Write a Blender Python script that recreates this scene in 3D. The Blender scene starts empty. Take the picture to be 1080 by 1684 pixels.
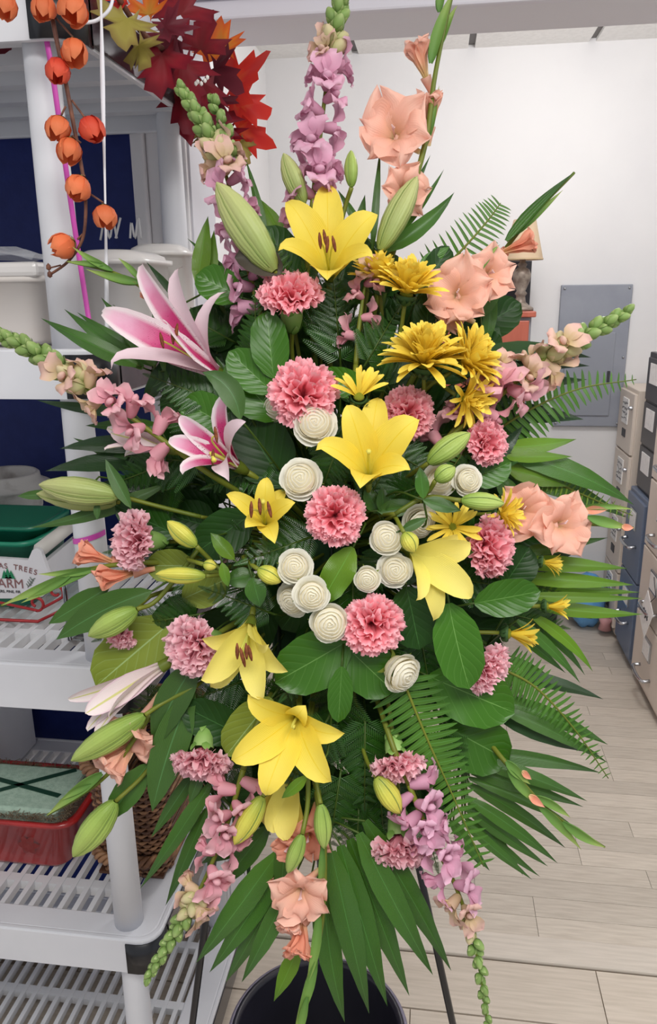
import bpy, bmesh, math, random
from mathutils import Vector, Matrix, Euler
random.seed(7)
PI = math.pi
SC = bpy.context.scene
COL = SC.collection

# ---------------------------------------------------------------- camera, world, lights, exposure
FPX, IW, IH = 1265.0, 1080.0, 1684.0
CAM_POS = Vector((0.0, 0.0, 1.55))
PITCH, YAW, ROLL = math.radians(16.0), math.radians(8.0), math.radians(-0.7)
CAM_ROT = (Matrix.Rotation(YAW, 3, 'Z') @ Matrix.Rotation(PI/2 - PITCH, 3, 'X') @ Matrix.Rotation(ROLL, 3, 'Z'))
cam_data = bpy.data.cameras.new('camera')
cam_data.sensor_fit = 'VERTICAL'
cam_data.sensor_height = 36.0
cam_data.lens = FPX / IH * 36.0
cam_data.clip_start = 0.02
cam = bpy.data.objects.new('camera', cam_data)
cam.matrix_world = Matrix.Translation(CAM_POS) @ CAM_ROT.to_4x4()
COL.objects.link(cam)
SC.camera = cam

world = bpy.data.worlds.new('world')
SC.world = world
world.use_nodes = True
bgn = world.node_tree.nodes['Background']
bgn.inputs[0].default_value = (0.93, 0.95, 1.0, 1)
bgn.inputs[1].default_value = 0.62

def area(name, loc, size, sizey, power, col=(1, 1, 1), rot=(0, 0, 0)):
    l = bpy.data.lights.new(name, 'AREA')
    l.shape = 'RECTANGLE'; l.size = size; l.size_y = sizey; l.energy = power; l.color = col
    o = bpy.data.objects.new(name, l); o.location = loc; o.rotation_euler = rot
    COL.objects.link(o)
    return o
# fluorescent ceiling fixtures of the front room
area('ceiling_fixture_front', (0.1, -0.45, 2.52), 1.2, 0.6, 34, (1.0, 0.98, 0.95))
area('ceiling_fixture_side', (0.85, 0.3, 2.52), 0.6, 1.2, 14, (1.0, 0.99, 0.97))
pl = bpy.data.lights.new('office_fill_point', 'POINT'); pl.energy = 27; pl.shadow_soft_size = 0.16; pl.color = (1.0, 0.985, 0.98)  # unseen point light added in the office, hung low to brighten its ceiling
po = bpy.data.objects.new('office_fill_point', pl); po.location = (0.45, 2.55, 2.34); COL.objects.link(po)

SC.view_settings.view_transform = 'Standard'
SC.view_settings.look = 'None'
SC.view_settings.gamma = 1.0
SC.view_settings.use_curve_mapping = False
SC.view_settings.exposure = 0.0
SC.cycles.max_bounces = 6
SC.cycles.diffuse_bounces = 4
SC.cycles.transmission_bounces = 4
SC.cycles.transparent_max_bounces = 8
SC.cycles.caustics_reflective = False
SC.cycles.caustics_refractive = False

# ---------------------------------------------------------------- pixel helpers (1080 x 1684)
def ray(x, y):
    return CAM_ROT @ Vector(((x - 540.0)/FPX, -(y - 842.0)/FPX, -1.0))
def PT(x, y, zc):
    return CAM_POS + ray(x, y)*zc
def PY(x, y, Y):
    d = ray(x, y); return CAM_POS + d*(Y/d.y)
def PX(x, y, X):
    d = ray(x, y); return CAM_POS + d*(X/d.x)
def PZ(x, y, Z):
    d = ray(x, y); return CAM_POS + d*((Z - CAM_POS.z)/d.z)
def CV(x, y, z):
    return (CAM_ROT @ Vector((x, y, z))).normalized()
TOCAM = CV(0, 0, 1)

# ---------------------------------------------------------------- materials
def lin(c):
    return tuple(((v/255.0)/12.92 if v/255.0 <= 0.04045 else ((v/255.0 + 0.055)/1.055)**2.4) for v in c)
def rgba(c):
    return lin(c) + (1.0,)
MATS = {}
def mat(name, col, rough=0.5, spec=0.4, metal=0.0, noise=None, bump=None, rnd=0.0, coat=0.0, emit=None):
    if name in MATS: return MATS[name]
    m = bpy.data.materials.new(name); m.use_nodes = True
    nt = m.node_tree; N = nt.nodes; L = nt.links
    b = N['Principled BSDF']
    b.inputs['Base Color'].default_value = rgba(col)
    b.inputs['Roughness'].default_value = rough
    b.inputs['Specular IOR Level'].default_value = spec
    b.inputs['Metallic'].default_value = metal
    b.inputs['Coat Weight'].default_value = coat
    if emit:
        b.inputs['Emission Color'].default_value = rgba(col); b.inputs['Emission Strength'].default_value = emit
    last = None
    if noise:
        sc, col2, lo, hi = noise[:4]
        tc = N.new('ShaderNodeTexCoord'); mp = N.new('ShaderNodeMapping')
        L.new(tc.outputs['Object'], mp.inputs[0])
        if len(noise) > 4: mp.inputs['Scale'].default_value = noise[4]
        nz = N.new('ShaderNodeTexNoise'); nz.inputs['Scale'].default_value = sc; nz.inputs['Detail'].default_value = 5
        L.new(mp.outputs[0], nz.inputs['Vector'])
        cr = N.new('ShaderNodeValToRGB')
        cr.color_ramp.elements[0].position = lo; cr.color_ramp.elements[0].color = rgba(col)
        cr.color_ramp.elements[1].position = hi; cr.color_ramp.elements[1].color = rgba(col2)
        L.new(nz.outputs[0], cr.inputs[0]); last = cr.outputs[0]
    if rnd:
        oi = N.new('ShaderNodeObjectInfo'); mr = N.new('ShaderNodeMapRange')
        mr.inputs[3].default_value = 1 - rnd; mr.inputs[4].default_value = 1 + rnd
        L.new(oi.outputs['Random'], mr.inputs[0])
        hs = N.new('ShaderNodeHueSaturation'); L.new(mr.outputs[0], hs.inputs['Value'])
        if last: L.new(last, hs.inputs['Color'])
        else: hs.inputs['Color'].default_value = rgba(col)
        last = hs.outputs[0]
    if last: L.new(last, b.inputs['Base Color'])
    if bump:
        tc2 = N.new('ShaderNodeTexCoord'); nb = N.new('ShaderNodeTexNoise'); nb.inputs['Scale'].default_value = bump[0]
        nb.inputs['Detail'].default_value = 6
        L.new(tc2.outputs['Object'], nb.inputs['Vector'])
        bp = N.new('ShaderNodeBump'); bp.inputs['Strength'].default_value = bump[1]; bp.inputs['Distance'].default_value = 0.004
        L.new(nb.outputs[0], bp.inputs['Height']); L.new(bp.outputs[0], b.inputs['Normal'])
    MATS[name] = m
    return m

def petal_mat(name, ramp, back=None, edge=None, rough=0.55, spec=0.3, transl=0.25, veins=0.0, spots=None, rnd=0.05, midrib=None, coat=0.0, pin=0.0):
    """ramp: [(v, rgb)...] along the blade (uv v); back: colour of the rear side; edge: (rgb, start) toward the blade's margins;
    midrib: (rgb, halfwidth) a line along the middle; veins: relief across."""
    if name in MATS: return MATS[name]
    m = bpy.data.materials.new(name); m.use_nodes = True
    nt = m.node_tree; N = nt.nodes; L = nt.links
    b = N['Principled BSDF']; out = N['Material Output']
    b.inputs['Roughness'].default_value = rough
    b.inputs['Specular IOR Level'].default_value = spec
    b.inputs['Coat Weight'].default_value = coat
    b.inputs['Coat Roughness'].default_value = 0.25
    if name.startswith(('palm', 'lily_leaf', 'salal', 'sword', 'leather', 'stem')) and 'brown' not in name:
        ramp = [(v, (min(255, c[0]*1.26), c[1]*1.0, c[2]*.74)) for v, c in ramp]
    uv = N.new('ShaderNodeUVMap'); sp = N.new('ShaderNodeSeparateXYZ'); L.new(uv.outputs[0], sp.inputs[0])
    cr = N.new('ShaderNodeValToRGB'); e = cr.color_ramp.elements
    while len(e) < len(ramp): e.new(0.5)
    for i, (v, c) in enumerate(ramp):
        e[i].position = v; e[i].color = rgba(c)
    tc = N.new('ShaderNodeTexCoord')
    nz = N.new('ShaderNodeTexNoise'); nz.inputs['Scale'].default_value = 45; nz.inputs['Detail'].default_value = 3
    L.new(tc.outputs['Object'], nz.inputs['Vector'])
    ad = N.new('ShaderNodeMath'); ad.operation = 'MULTIPLY_ADD'; ad.inputs[1].default_value = 0.16; ad.inputs[2].default_value = -0.08
    L.new(nz.outputs[0], ad.inputs[0])
    a2 = N.new('ShaderNodeMath'); a2.operation = 'ADD'; L.new(sp.outputs[1], a2.inputs[0]); L.new(ad.outputs[0], a2.inputs[1])
    L.new(a2.outputs[0], cr.inputs[0])
    last = cr.outputs[0]
    # distance from the middle line
    s1 = N.new('ShaderNodeMath'); s1.operation = 'SUBTRACT'; L.new(sp.outputs[0], s1.inputs[0]); s1.inputs[1].default_value = 0.5
    s2 = N.new('ShaderNodeMath'); s2.operation = 'ABSOLUTE'; L.new(s1.outputs[0], s2.inputs[0])
    def mixin(fac_socket, colr):
        nonlocal last
        mx = N.new('ShaderNodeMix'); mx.data_type = 'RGBA'
        L.new(fac_socket, mx.inputs[0]); L.new(last, mx.inputs[6]); mx.inputs[7].default_value = rgba(colr)
        last = mx.outputs[2]
    if edge:
        mr = N.new('ShaderNodeMapRange'); mr.inputs[1].default_value = edge[1]*0.5; mr.inputs[2].default_value = min(0.5, edge[1]*0.5 + 0.14)
        L.new(s2.outputs[0], mr.inputs[0]); mixin(mr.outputs[0], edge[0])
    if midrib:
        mr = N.new('ShaderNodeMapRange'); mr.inputs[1].default_value = midrib[1]; mr.inputs[2].default_value = midrib[1]*0.4
        L.new(s2.outputs[0], mr.inputs[0]); mixin(mr.outputs[0], midrib[0])
    if pin:   # pale side veins branching from the midrib
        q1 = N.new('ShaderNodeMath'); q1.operation = 'MULTIPLY_ADD'; q1.inputs[1].default_value = -0.75; L.new(s2.outputs[0], q1.inputs[0]); L.new(sp.outputs[1], q1.inputs[2])
        q2 = N.new('ShaderNodeMath'); q2.operation = 'MULTIPLY'; q2.inputs[1].default_value = 7.0; L.new(q1.outputs[0], q2.inputs[0])
        q3 = N.new('ShaderNodeMath'); q3.operation = 'PINGPONG'; q3.inputs[1].default_value = 0.5; L.new(q2.outputs[0], q3.inputs[0])
        mr = N.new('ShaderNodeMapRange'); mr.inputs[1].default_value = 0.07; mr.inputs[2].default_value = 0.0; mr.inputs[3].default_value = 0.0; mr.inputs[4].default_value = pin
        L.new(q3.outputs[0], mr.inputs[0]); mixin(mr.outputs[0], midrib[0])
        bp = N.new('ShaderNodeBump'); bp.inputs['Strength'].default_value = 0.14; bp.inputs['Distance'].default_value = 0.002
        q4 = N.new('ShaderNodeMapRange'); q4.inputs[1].default_value = 0.0; q4.inputs[2].default_value = 0.3; L.new(q3.outputs[0], q4.inputs[0])
        L.new(q4.outputs[0], bp.inputs['Height']); L.new(bp.outputs[0], b.inputs['Normal'])
    if spots:
        vo = N.new('ShaderNodeTexVoronoi'); vo.inputs['Scale'].default_value = spots[1]
        L.new(tc.outputs['Object'], vo.inputs['Vector'])
        mr = N.new('ShaderNodeMapRange'); mr.inputs[1].default_value = 0.2; mr.inputs[2].default_value = 0.12
        L.new(vo.outputs['Distance'], mr.inputs[0])
        mr2 = N.new('ShaderNodeMapRange'); mr2.inputs[1].default_value = 0.65; mr2.inputs[2].default_value = 0.5
        L.new(sp.outputs[1], mr2.inputs[0])
        mu = N.new('ShaderNodeMath'); mu.operation = 'MULTIPLY'; L.new(mr.outputs[0], mu.inputs[0]); L.new(mr2.outputs[0], mu.inputs[1])
        mixin(mu.outputs[0], spots[0])
    if back:
        ge = N.new('ShaderNodeNewGeometry'); mixin(ge.outputs['Backfacing'], back)
    if rnd:
        oi = N.new('ShaderNodeObjectInfo'); mr = N.new('ShaderNodeMapRange')
        mr.inputs[3].default_value = 1 - rnd; mr.inputs[4].default_value = 1 + rnd
        L.new(oi.outputs['Random'], mr.inputs[0])
        hs = N.new('ShaderNodeHueSaturation'); L.new(mr.outputs[0], hs.inputs['Value']); L.new(last, hs.inputs['Color'])
        last = hs.outputs[0]
    L.new(last, b.inputs['Base Color'])
    if veins:
        wv = N.new('ShaderNodeTexWave'); wv.inputs['Scale'].default_value = 7; wv.inputs['Distortion'].default_value = 1.2
        wv.bands_direction = 'X'
        L.new(uv.outputs[0], wv.inputs['Vector'])
        bp = N.new('ShaderNodeBump'); bp.inputs['Strength'].default_value = veins; bp.inputs['Distance'].default_value = 0.002
        L.new(wv.outputs[1], bp.inputs['Height']); L.new(bp.outputs[0], b.inputs['Normal'])
    if transl:
        tr = N.new('ShaderNodeBsdfTranslucent'); L.new(last, tr.inputs[0])
        mx = N.new('ShaderNodeMixShader'); mx.inputs[0].default_value = transl
        L.new(b.outputs[0], mx.inputs[1]); L.new(tr.outputs[0], mx.inputs[2]); L.new(mx.outputs[0], out.inputs[0])
    MATS[name] = m
    return m

# ---------------------------------------------------------------- mesh builder
class MB:
    def __init__(s): s.v = []; s.f = []; s.uv = []; s.mi = []; s.cur = 0
    def vert(s, p, uv=(0.5, 0.5)):
        s.v.append(tuple(p)); s.uv.append(uv); return len(s.v) - 1
    def face(s, ids): s.f.append(tuple(ids)); s.mi.append(s.cur)
    def grid(s, rows, uvs=None, closed=False):
        n = len(rows[0]); base = len(s.v); m = len(rows)
        for i, r in enumerate(rows):
            for j, p in enumerate(r):
                s.v.append(tuple(p)); s.uv.append(uvs[i][j] if uvs else (j/max(1, n-1), i/max(1, m-1)))
        for i in range(m-1):
            for j in range(n if closed else n-1):
                k = (j+1) % n
                s.face((base+i*n+j, base+i*n+k, base+(i+1)*n+k, base+(i+1)*n+j))
        return base
    def box(s, lo, hi):
        x0, y0, z0 = lo; x1, y1, z1 = hi
        b = len(s.v)
        for p in ((x0,y0,z0),(x1,y0,z0),(x1,y1,z0),(x0,y1,z0),(x0,y0,z1),(x1,y0,z1),(x1,y1,z1),(x0,y1,z1)): s.vert(p)
        for q in ((0,3,2,1),(4,5,6,7),(0,1,5,4),(1,2,6,5),(2,3,7,6),(3,0,4,7)): s.face([b+i for i in q])
    def obox(s, c, ax, ay, az):
        """oriented box: centre and three half-axis vectors"""
        b = len(s.v)
        for sx, sy, sz in ((-1,-1,-1),(1,-1,-1),(1,1,-1),(-1,1,-1),(-1,-1,1),(1,-1,1),(1,1,1),(-1,1,1)):
            s.vert(c + ax*sx + ay*sy + az*sz)
        for q in ((0,3,2,1),(4,5,6,7),(0,1,5,4),(1,2,6,5),(2,3,7,6),(3,0,4,7)): s.face([b+i for i in q])
    def tube(s, pts, rad, n=8, cap=True):
        """tube along points; rad a number or a list"""
        pts = [Vector(p) for p in pts]; m = len(pts)
        rs = rad if isinstance(rad, (list, tuple)) else [rad]*m
        rows = []; ref = None
        for i, p in enumerate(pts):
            t = (pts[min(i+1, m-1)] - pts[max(i-1, 0)])
            t = t.normalized() if t.length > 1e-9 else Vector((0, 0, 1))
            if ref is None:
                ref = Vector((1, 0, 0)) if abs(t.x) < 0.8 else Vector((0, 1, 0))
            a = (ref - t*ref.dot(t)).normalized(); bb = t.cross(a); ref = a
            rows.append([p + (a*math.cos(2*PI*k/n) + bb*math.sin(2*PI*k/n))*rs[i] for k in range(n)])
        base = s.grid(rows, closed=True)
        if cap:
            s.face([base + k for k in range(n)][::-1]); s.face([base + (m-1)*n + k for k in range(n)])
    def lathe(s, prof, n=24, c=(0, 0, 0), ax=None):
        """prof: [(r, z)...] about axis ax at c"""
        c = Vector(c)
        if ax is None: X, Y, Z = Vector((1,0,0)), Vector((0,1,0)), Vector((0,0,1))
        else:
            Z = ax.normalized(); X = Z.orthogonal().normalized(); Y = Z.cross(X)
        rows = [[c + X*(r*math.cos(2*PI*k/n)) + Y*(r*math.sin(2*PI*k/n)) + Z*z for k in range(n)] for r, z in prof]
        s.grid(rows, closed=True)
    def add(s, other, mtx):
        b = len(s.v)
        for p, u in zip(other.v, other.uv): s.v.append(tuple(mtx @ Vector(p))); s.uv.append(u)
        for f, mi in zip(other.f, other.mi): s.f.append(tuple(b+i for i in f)); s.mi.append(mi)
    def mesh(s, name, mats, origin=(0, 0, 0), smooth=True):
        me = bpy.data.meshes.new(name)
        o = origin
        me.from_pydata([(p[0]-o[0], p[1]-o[1], p[2]-o[2]) for p in s.v], [], s.f)
        if not isinstance(mats, (list, tuple)): mats = [mats]
        for m in mats: me.materials.append(m)
        ul = me.uv_layers.new(name='UVMap')
        flat = []
        for p in me.loops: flat.extend(s.uv[p.vertex_index])
        ul.data.foreach_set('uv', flat)
        me.polygons.foreach_set('use_smooth', [smooth]*len(me.polygons))
        if len(mats) > 1: me.polygons.foreach_set('material_index', s.mi)
        me.update()
        return me

def link(name, data, parent=None):
    o = bpy.data.objects.new(name, data); COL.objects.link(o)
    if parent: o.parent = parent
    return o
def tag(o, label, cat, group=None):
    o['label'] = label; o['category'] = cat
    if group: o['group'] = group
    return o
def thing(name, label, cat, loc=(0, 0, 0), group=None):
    o = bpy.data.objects.new(name, None); o.empty_display_size = 0.02
    o.location = loc; COL.objects.link(o)
    return tag(o, label, cat, group)
def part(name, mb, m, parent, origin=(0, 0, 0), smooth=True, label=None):
    o = link(name, mb.mesh(name, m, origin, smooth), parent)
    if label: o['label'] = label
    return o
def struct(name, mb, m, smooth=False, parent=None):
    o = link(name, mb.mesh(name, m, (0, 0, 0), smooth), parent)
    if parent is None: o['kind'] = 'structure'
    return o
def bevel(o, w, seg=2):
    b = o.modifiers.new('bevel', 'BEVEL'); b.width = w; b.segments = seg; b.limit_method = 'ANGLE'
    return o
def lerp(a, b, t): return a + (b - a)*t
def table(tb, t):
    for (a, x), (b, y) in zip(tb, tb[1:]):
        if t <= b:
            k = (t - a)/(b - a) if b > a else 0
            k = k*k*(3 - 2*k)*0.5 + k*0.5
            return x + (y - x)*k
    return tb[-1][1]
def bez(pts, t):
    pts = [Vector(p) for p in pts]
    while len(pts) > 1: pts = [a.lerp(b, t) for a, b in zip(pts, pts[1:])]
    return pts[0]
def spline(pts, n):
    """Catmull-Rom through points"""
    pts = [Vector(p) for p in pts]
    if len(pts) == 2: return [pts[0].lerp(pts[1], i/n) for i in range(n+1)]
    P = [pts[0]*2 - pts[1]] + pts + [pts[-1]*2 - pts[-2]]
    out = []; segs = len(pts) - 1
    for i in range(n+1):
        u = i/n*segs; k = min(int(u), segs-1); t = u - k
        a, b, c, d = P[k:k+4]
        out.append(0.5*((2*b) + (c-a)*t + (2*a-5*b+4*c-d)*t*t + (3*b-a-3*c+d)*t*t*t))
    return out

PROF = {
 'lily': [(0, .22), (.2, .52), (.42, .95), (.54, 1), (.7, .84), (.84, .52), (.94, .2), (1, .01)],
 'leaf': [(0, .06), (.1, .5), (.3, .95), (.45, 1), (.65, .85), (.82, .52), (.94, .2), (1, .0)],
 'round': [(0, .12), (.1, .55), (.3, .95), (.5, 1), (.75, .88), (.9, .55), (.97, .25), (1, .02)],
 'strap': [(0, .3), (.16, .82), (.36, 1), (.58, .82), (.78, .46), (.92, .16), (1, 0)],
 'fan': [(0, .12), (.4, .42), (.7, .85), (.9, 1), (1, .92)],
 'floret': [(0, .5), (.3, .8), (.7, 1), (.9, .8), (1, .25)],
 'glad': [(0, .18), (.3, .55), (.52, .95), (.66, 1), (.8, .74), (.92, .36), (1, .06)],
 'pinna': [(0, .8), (.15, 1), (.6, .8), (.85, .5), (1, .08)],
}
def blade(mb, ctrl, w, prof='leaf', hint=None, cup=0.0, fold=0.0, nu=4, nv=8, ruf=0.0, rufn=3, seed=0, twist=0.0, zig=0.0):
    """a petal or leaf: Bezier midline through ctrl, half-width w, front side towards hint"""
    rnd = random.Random(seed); ph1, ph2 = rnd.uniform(0, 6.28), rnd.uniform(0, 6.28)
    tb = PROF[prof]
    if hint is None: hint = TOCAM
    ctrl = [Vector(c) for c in ctrl]
    side0 = (ctrl[-1] - ctrl[0]).cross(hint)
    if side0.length < 1e-7: side0 = Vector((1, 0, 0)).cross(hint)
    side0.normalize()
    rows = []; uvs = []
    for i in range(nv+1):
        t = i/nv
        c = bez(ctrl, t); tn = (bez(ctrl, min(1, t+.02)) - bez(ctrl, max(0, t-.02)))
        tn = tn.normalized() if tn.length > 1e-9 else (ctrl[-1]-ctrl[0]).normalized()
        sd = (side0 - tn*side0.dot(tn)).normalized()
        n = sd.cross(tn)
        if twist:
            R = Matrix.Rotation(twist*t, 3, tn); sd = R @ sd; n = R @ n
        f = table(tb, t)*w
        r = []; uvr = []
        for j in range(nu+1):
            x = 2*j/nu - 1
            off = cup*x*x*f + fold*abs(x)*f
            if ruf: off += ruf*w*(abs(x)**1.5)*math.sin(rufn*2*PI*t + (ph1 if x > 0 else ph2))*(0.25+0.75*t) + (ruf*w*0.9*t*t*math.sin(x*PI*1.6+ph1) if prof in ('fan', 'glad') else 0)
            p = c + sd*(x*f) + n*off
            if zig and i == nv: p = p + tn*(zig*w*(1 if j % 2 else -1))
            r.append(p); uvr.append((j/nu, t))
        rows.append(r); uvs.append(uvr)
    mb.grid(rows, uvs)
    return mb
# ================================================================ the setting
WALL_Y = 1.53; WALL_T = 0.15; BACK_Y = 3.68; OPEN_X = -0.474; HEAD_Z = 2.018
M_white = mat('painted_white', (226, 225, 226), 0.6, 0.25, noise=(3, (219, 218, 221), .4, .7))
M_wallw = mat('office_wall_paint', (232, 231, 231), 0.7, 0.2, noise=(2, (226, 225, 226), .4, .7))
M_navy = mat('navy_wall_paint', (24, 37, 98), 0.55, 0.3, noise=(30, (28, 42, 106), .35, .65), bump=(120, .15))
M_trim = mat('trim_paint', (222, 220, 222), 0.45, 0.35)
M_ceil = mat('ceiling_tile', (244, 243, 240), 0.8, 0.1, noise=(60, (238, 237, 234), .4, .6))
M_grid = mat('ceiling_grid', (104, 100, 98), 0.5)
M_plankA = mat('greige_plank', (205, 195, 182), 0.5, 0.3, noise=(9, (186, 175, 162), .35, .7, (1.2, 14, 1)), bump=(60, .08), rnd=0.09)
M_plankB = mat('pale_plank', (208, 196, 182), 0.45, 0.3, noise=(8, (192, 180, 165), .35, .7, (1, 16, 1)), bump=(60, .08), rnd=0.05)
M_sub = mat('plank_joint', (150, 136, 120), 0.8)
# floors: joint-coloured base with planks laid on it
m = MB(); m.box((-2.2, -1.6, -0.06), (2.2, WALL_Y, -0.006))
fl1 = struct('floor', m, M_sub)
m = MB(); m.box((-2.2, WALL_Y, -0.06), (2.2, BACK_Y + 0.1, -0.006))
fl2 = struct('floor', m, M_sub)
def plank(x0, x1, y0, y1, ma, par, g=0.0015, h=0.0):
    key = (round(x1-x0, 3), round(y1-y0, 3), ma.name)
    if key not in PLK:
        mb = MB(); a, b = (x1-x0)/2 - g, (y1-y0)/2 - g
        mb.box((-a, -b, -0.006), (a, b, 0)); PLK[key] = mb.mesh('plank', ma, smooth=False)
    o = link('plank', PLK[key], par); o.location = ((x0+x1)/2, (y0+y1)/2, h)
PLK = {}
rr = random.Random(3)
y = 1.60; row = 0
while y < BACK_Y:
    wd = 0.068
    x = -0.8 - rr.choice([0, .15, .3, .45]); ln = 0.62
    while x < 1.5:
        plank(x, x + ln, y, y + wd, M_plankA, fl2, 0.0006)
        x += ln
    y += wd; row += 1
y = WALL_Y - 0.01 - 0.155*14
xo = 0
while y < WALL_Y - 0.05:
    x = -1.6 + xo
    while x < 2.0:
        plank(x, x + 1.22, y, y + 0.153, M_plankB, fl1, 0.0012)
        x += 1.22
    y += 0.155; xo = (xo + 0.43) % 1.2
m = MB(); m.box((-2.0, WALL_Y - 0.008, -0.006), (2.0, 1.60, 0.006))
trm = struct('trim_1', m, mat('threshold_strip', (214, 204, 192), 0.45, 0.3, noise=(8, (200, 190, 178), .35, .7, (1, 16, 1))))
bevel(trm, 0.004)

# front wall with the cased opening: navy paint left of the casing
m = MB(); m.box((-2.2, WALL_Y, 0), (OPEN_X - 0.0, WALL_Y + WALL_T, 2.62)); struct('wall_left', m, M_navy)
m = MB(); m.box((OPEN_X, WALL_Y + 0.004, HEAD_Z), (2.2, WALL_Y + WALL_T, 2.62)); struct('wall_front', m, mat('header_paint', (228, 226, 232), 0.6, 0.2))
# jamb lining, casing and stepped head trim
m = MB(); m.box((OPEN_X - 0.001, WALL_Y - 0.004, 0), (OPEN_X + 0.004, WALL_Y + WALL_T + .004, HEAD_Z)); struct('trim_2', m, mat('jamb_paint', (205, 204, 211), 0.55, .3))
for i, (a, b, d) in enumerate(((0.0, .026, .014), (.026, .05, .022), (.05, .078, .014), (.078, .104, .026))):
    m = MB(); m.box((OPEN_X - b, WALL_Y - d, 0), (OPEN_X - a, WALL_Y, HEAD_Z + .1))
    bevel(struct('trim_3' if i == 0 else 'trim_%d' % (3+i), m, M_trim), 0.004)
M_head = mat('head_trim_paint', (226, 223, 231), 0.55, 0.3)
for i, (a, b, d) in enumerate(((-.002, .03, .016), (.03, .052, .034), (.052, .085, .02), (.085, .20, .012), (.20, .5, .05))):
    m = MB(); m.box((OPEN_X - 0.10 if a < .05 else -2.2, WALL_Y - d, HEAD_Z + a), (2.2, WALL_Y + 0.006, HEAD_Z + b))
    bevel(struct('trim_%d' % (7+i), m, M_head), 0.004)
# office behind the opening
m = MB(); m.box((-2.2, BACK_Y, 0), (2.2, BACK_Y + .1, 2.7)); struct('wall_back', m, M_wallw)
m = MB(); m.box((-.87, WALL_Y + WALL_T, 0), (-.77, BACK_Y, 2.7)); struct('wall_office', m, M_wallw)
m = MB(); m.box((1.55, WALL_Y + WALL_T, 0), (1.65, BACK_Y, 2.7)); struct('wall_right', m, M_wallw)
m = MB(); m.box((-2.2, WALL_Y + .01, 2.535), (2.2, BACK_Y + .1, 2.6)); ce = struct('ceiling', m, M_grid)
for i in range(6):
    for j in range(4):
        x0 = -0.865 + .488*i; y0 = 1.70 + .5*j
        mb = MB(); mb.box((x0+.014, y0+.012, 2.522), (x0+.474, y0+.488, 2.536)); 
        struct('ceiling_panel', mb, M_ceil, parent=ce)
m = MB(); m.box((-2.2, -1.6, 2.56), (2.2, WALL_Y, 2.62)); struct('ceiling', m, M_ceil)
m = MB(); m.box((-.77, BACK_Y - .012, 0), (1.55, BACK_Y, .09)); struct('baseboard_back', m, M_trim)

# ================================================================ office furniture
def rbox(lo, hi, ma, name, par, org, bev=0.004):
    mb = MB(); mb.box(lo, hi); return bevel(part(name, mb, ma, par, org, False), bev)
# electrical panel on the back wall
M_gray = mat('grey_enamel', (152, 156, 166), 0.5, 0.35, noise=(5, (143, 147, 158), .4, .6))
o = Vector((.69, BACK_Y - .005, .93)); t = thing('electrical_panel', 'grey metal electrical panel with a small inset door on the white back wall', 'electrical panel', o)
rbox((.54, BACK_Y - .02, .935), (.845, BACK_Y, 1.565), M_gray, 'cover_plate', t, o)
dr = rbox((.575, BACK_Y - .026, .985), (.79, BACK_Y - .018, 1.36), mat('grey_enamel_door', (145, 149, 159), .5, .35), 'door', t, o)
rbox((.765, BACK_Y - .032, 1.14), (.778, BACK_Y - .025, 1.19), mat('latch_black', (60, 60, 64), .4), 'latch', dr, o, .002)
for x in (.555, .83):
    for z in (.95, 1.25, 1.55):
        mb = MB(); mb.lathe([(.006, 0), (.005, .004), (0, .005)], 10, (x, BACK_Y - .02, z), Vector((0, -1, 0))); part('screw', mb, mat('screw_steel', (170, 172, 178), .3, .5, .8), t, o)
# red wooden cabinet with grey side, lamp and black frame on it
M_red = mat('red_wood', (182, 98, 78), 0.4, 0.4, noise=(4, (168, 86, 68), .35, .7, (8, 8, 1)))
o = Vector((.2, 3.5, 0)); t = thing('wooden_cabinet', 'reddish wooden cabinet with grey side standing below the lamp', 'cabinet', o)
rbox((-.05, 3.36, 0), (.385, 3.66, 1.44), mat('cabinet_grey', (140, 140, 146), .5), 'body', t, o)
rbox((-.06, 3.335, 1.438), (.40, 3.67, 1.462), M_red, 'top', t, o)
d1 = rbox((-.04, 3.345, .9), (.375, 3.36, 1.425), M_red, 'door', t, o); rbox((-.04, 3.345, .1), (.375, 3.36, .89), M_red, 'door', t, o)
lp = Vector((.342, 3.42, 1.462)); t = thing('table_lamp', 'table lamp with turned bronze base and cream cone shade', 'lamp', lp)
mb = MB(); mb.lathe([(0, 0), (.055, 0), (.055, .012), (.04, .02), (.022, .035), (.018, .06), (.026, .07), (.018, .08), (.034, .12), (.038, .145), (.03, .165), (.014, .175), (.02, .185), (.012, .195), (.01, .235), (0, .235)], 20, lp)
part('base', mb, mat('aged_bronze', (120, 106, 96), 0.45, 0.4, .3, noise=(40, (150, 138, 126), .4, .6)), t, lp)
mb = MB(); mb.lathe([(.082, .205), (.045, .36), (.0445, .36), (.0815, .206)], 28, lp); part('shade', mb, petal_mat('lamp_shade_linen', [(0, (226, 203, 172)), (1, (232, 212, 184))], transl=.35, rnd=0), t, lp)
mb = MB(); mb.lathe([(.083, .203), (.084, .207), (.082, .209)], 28, lp); part('shade_trim', mb, mat('shade_trim', (190, 165, 130), .6), t, lp)
o = Vector((.32, 3.60, 1.462)); t = thing('black_picture_board', 'black board with a white curved motif leaning behind the lamp', 'picture', o)
rbox((.23, 3.6, 1.462), (.40, 3.62, 1.668), mat('board_black', (48, 48, 54), .35, .5), 'board', t, o, .002)
mb = MB(); mb.tube(spline([(.245, 3.596, 1.60), (.28, 3.596, 1.625), (.30, 3.596, 1.63)], 8), [.004, .006, .008, .009, .008, .006, .005, .004, .002], 6); part('motif', mb, M_white, t, o)
mb = MB(); mb.tube(spline([(.262, 3.597, 1.61), (.285, 3.597, 1.56), (.29, 3.597, 1.48)], 8), .0025, 6); part('motif', mb, mat('motif_grey', (110, 110, 118), .5), t, o)

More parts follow.
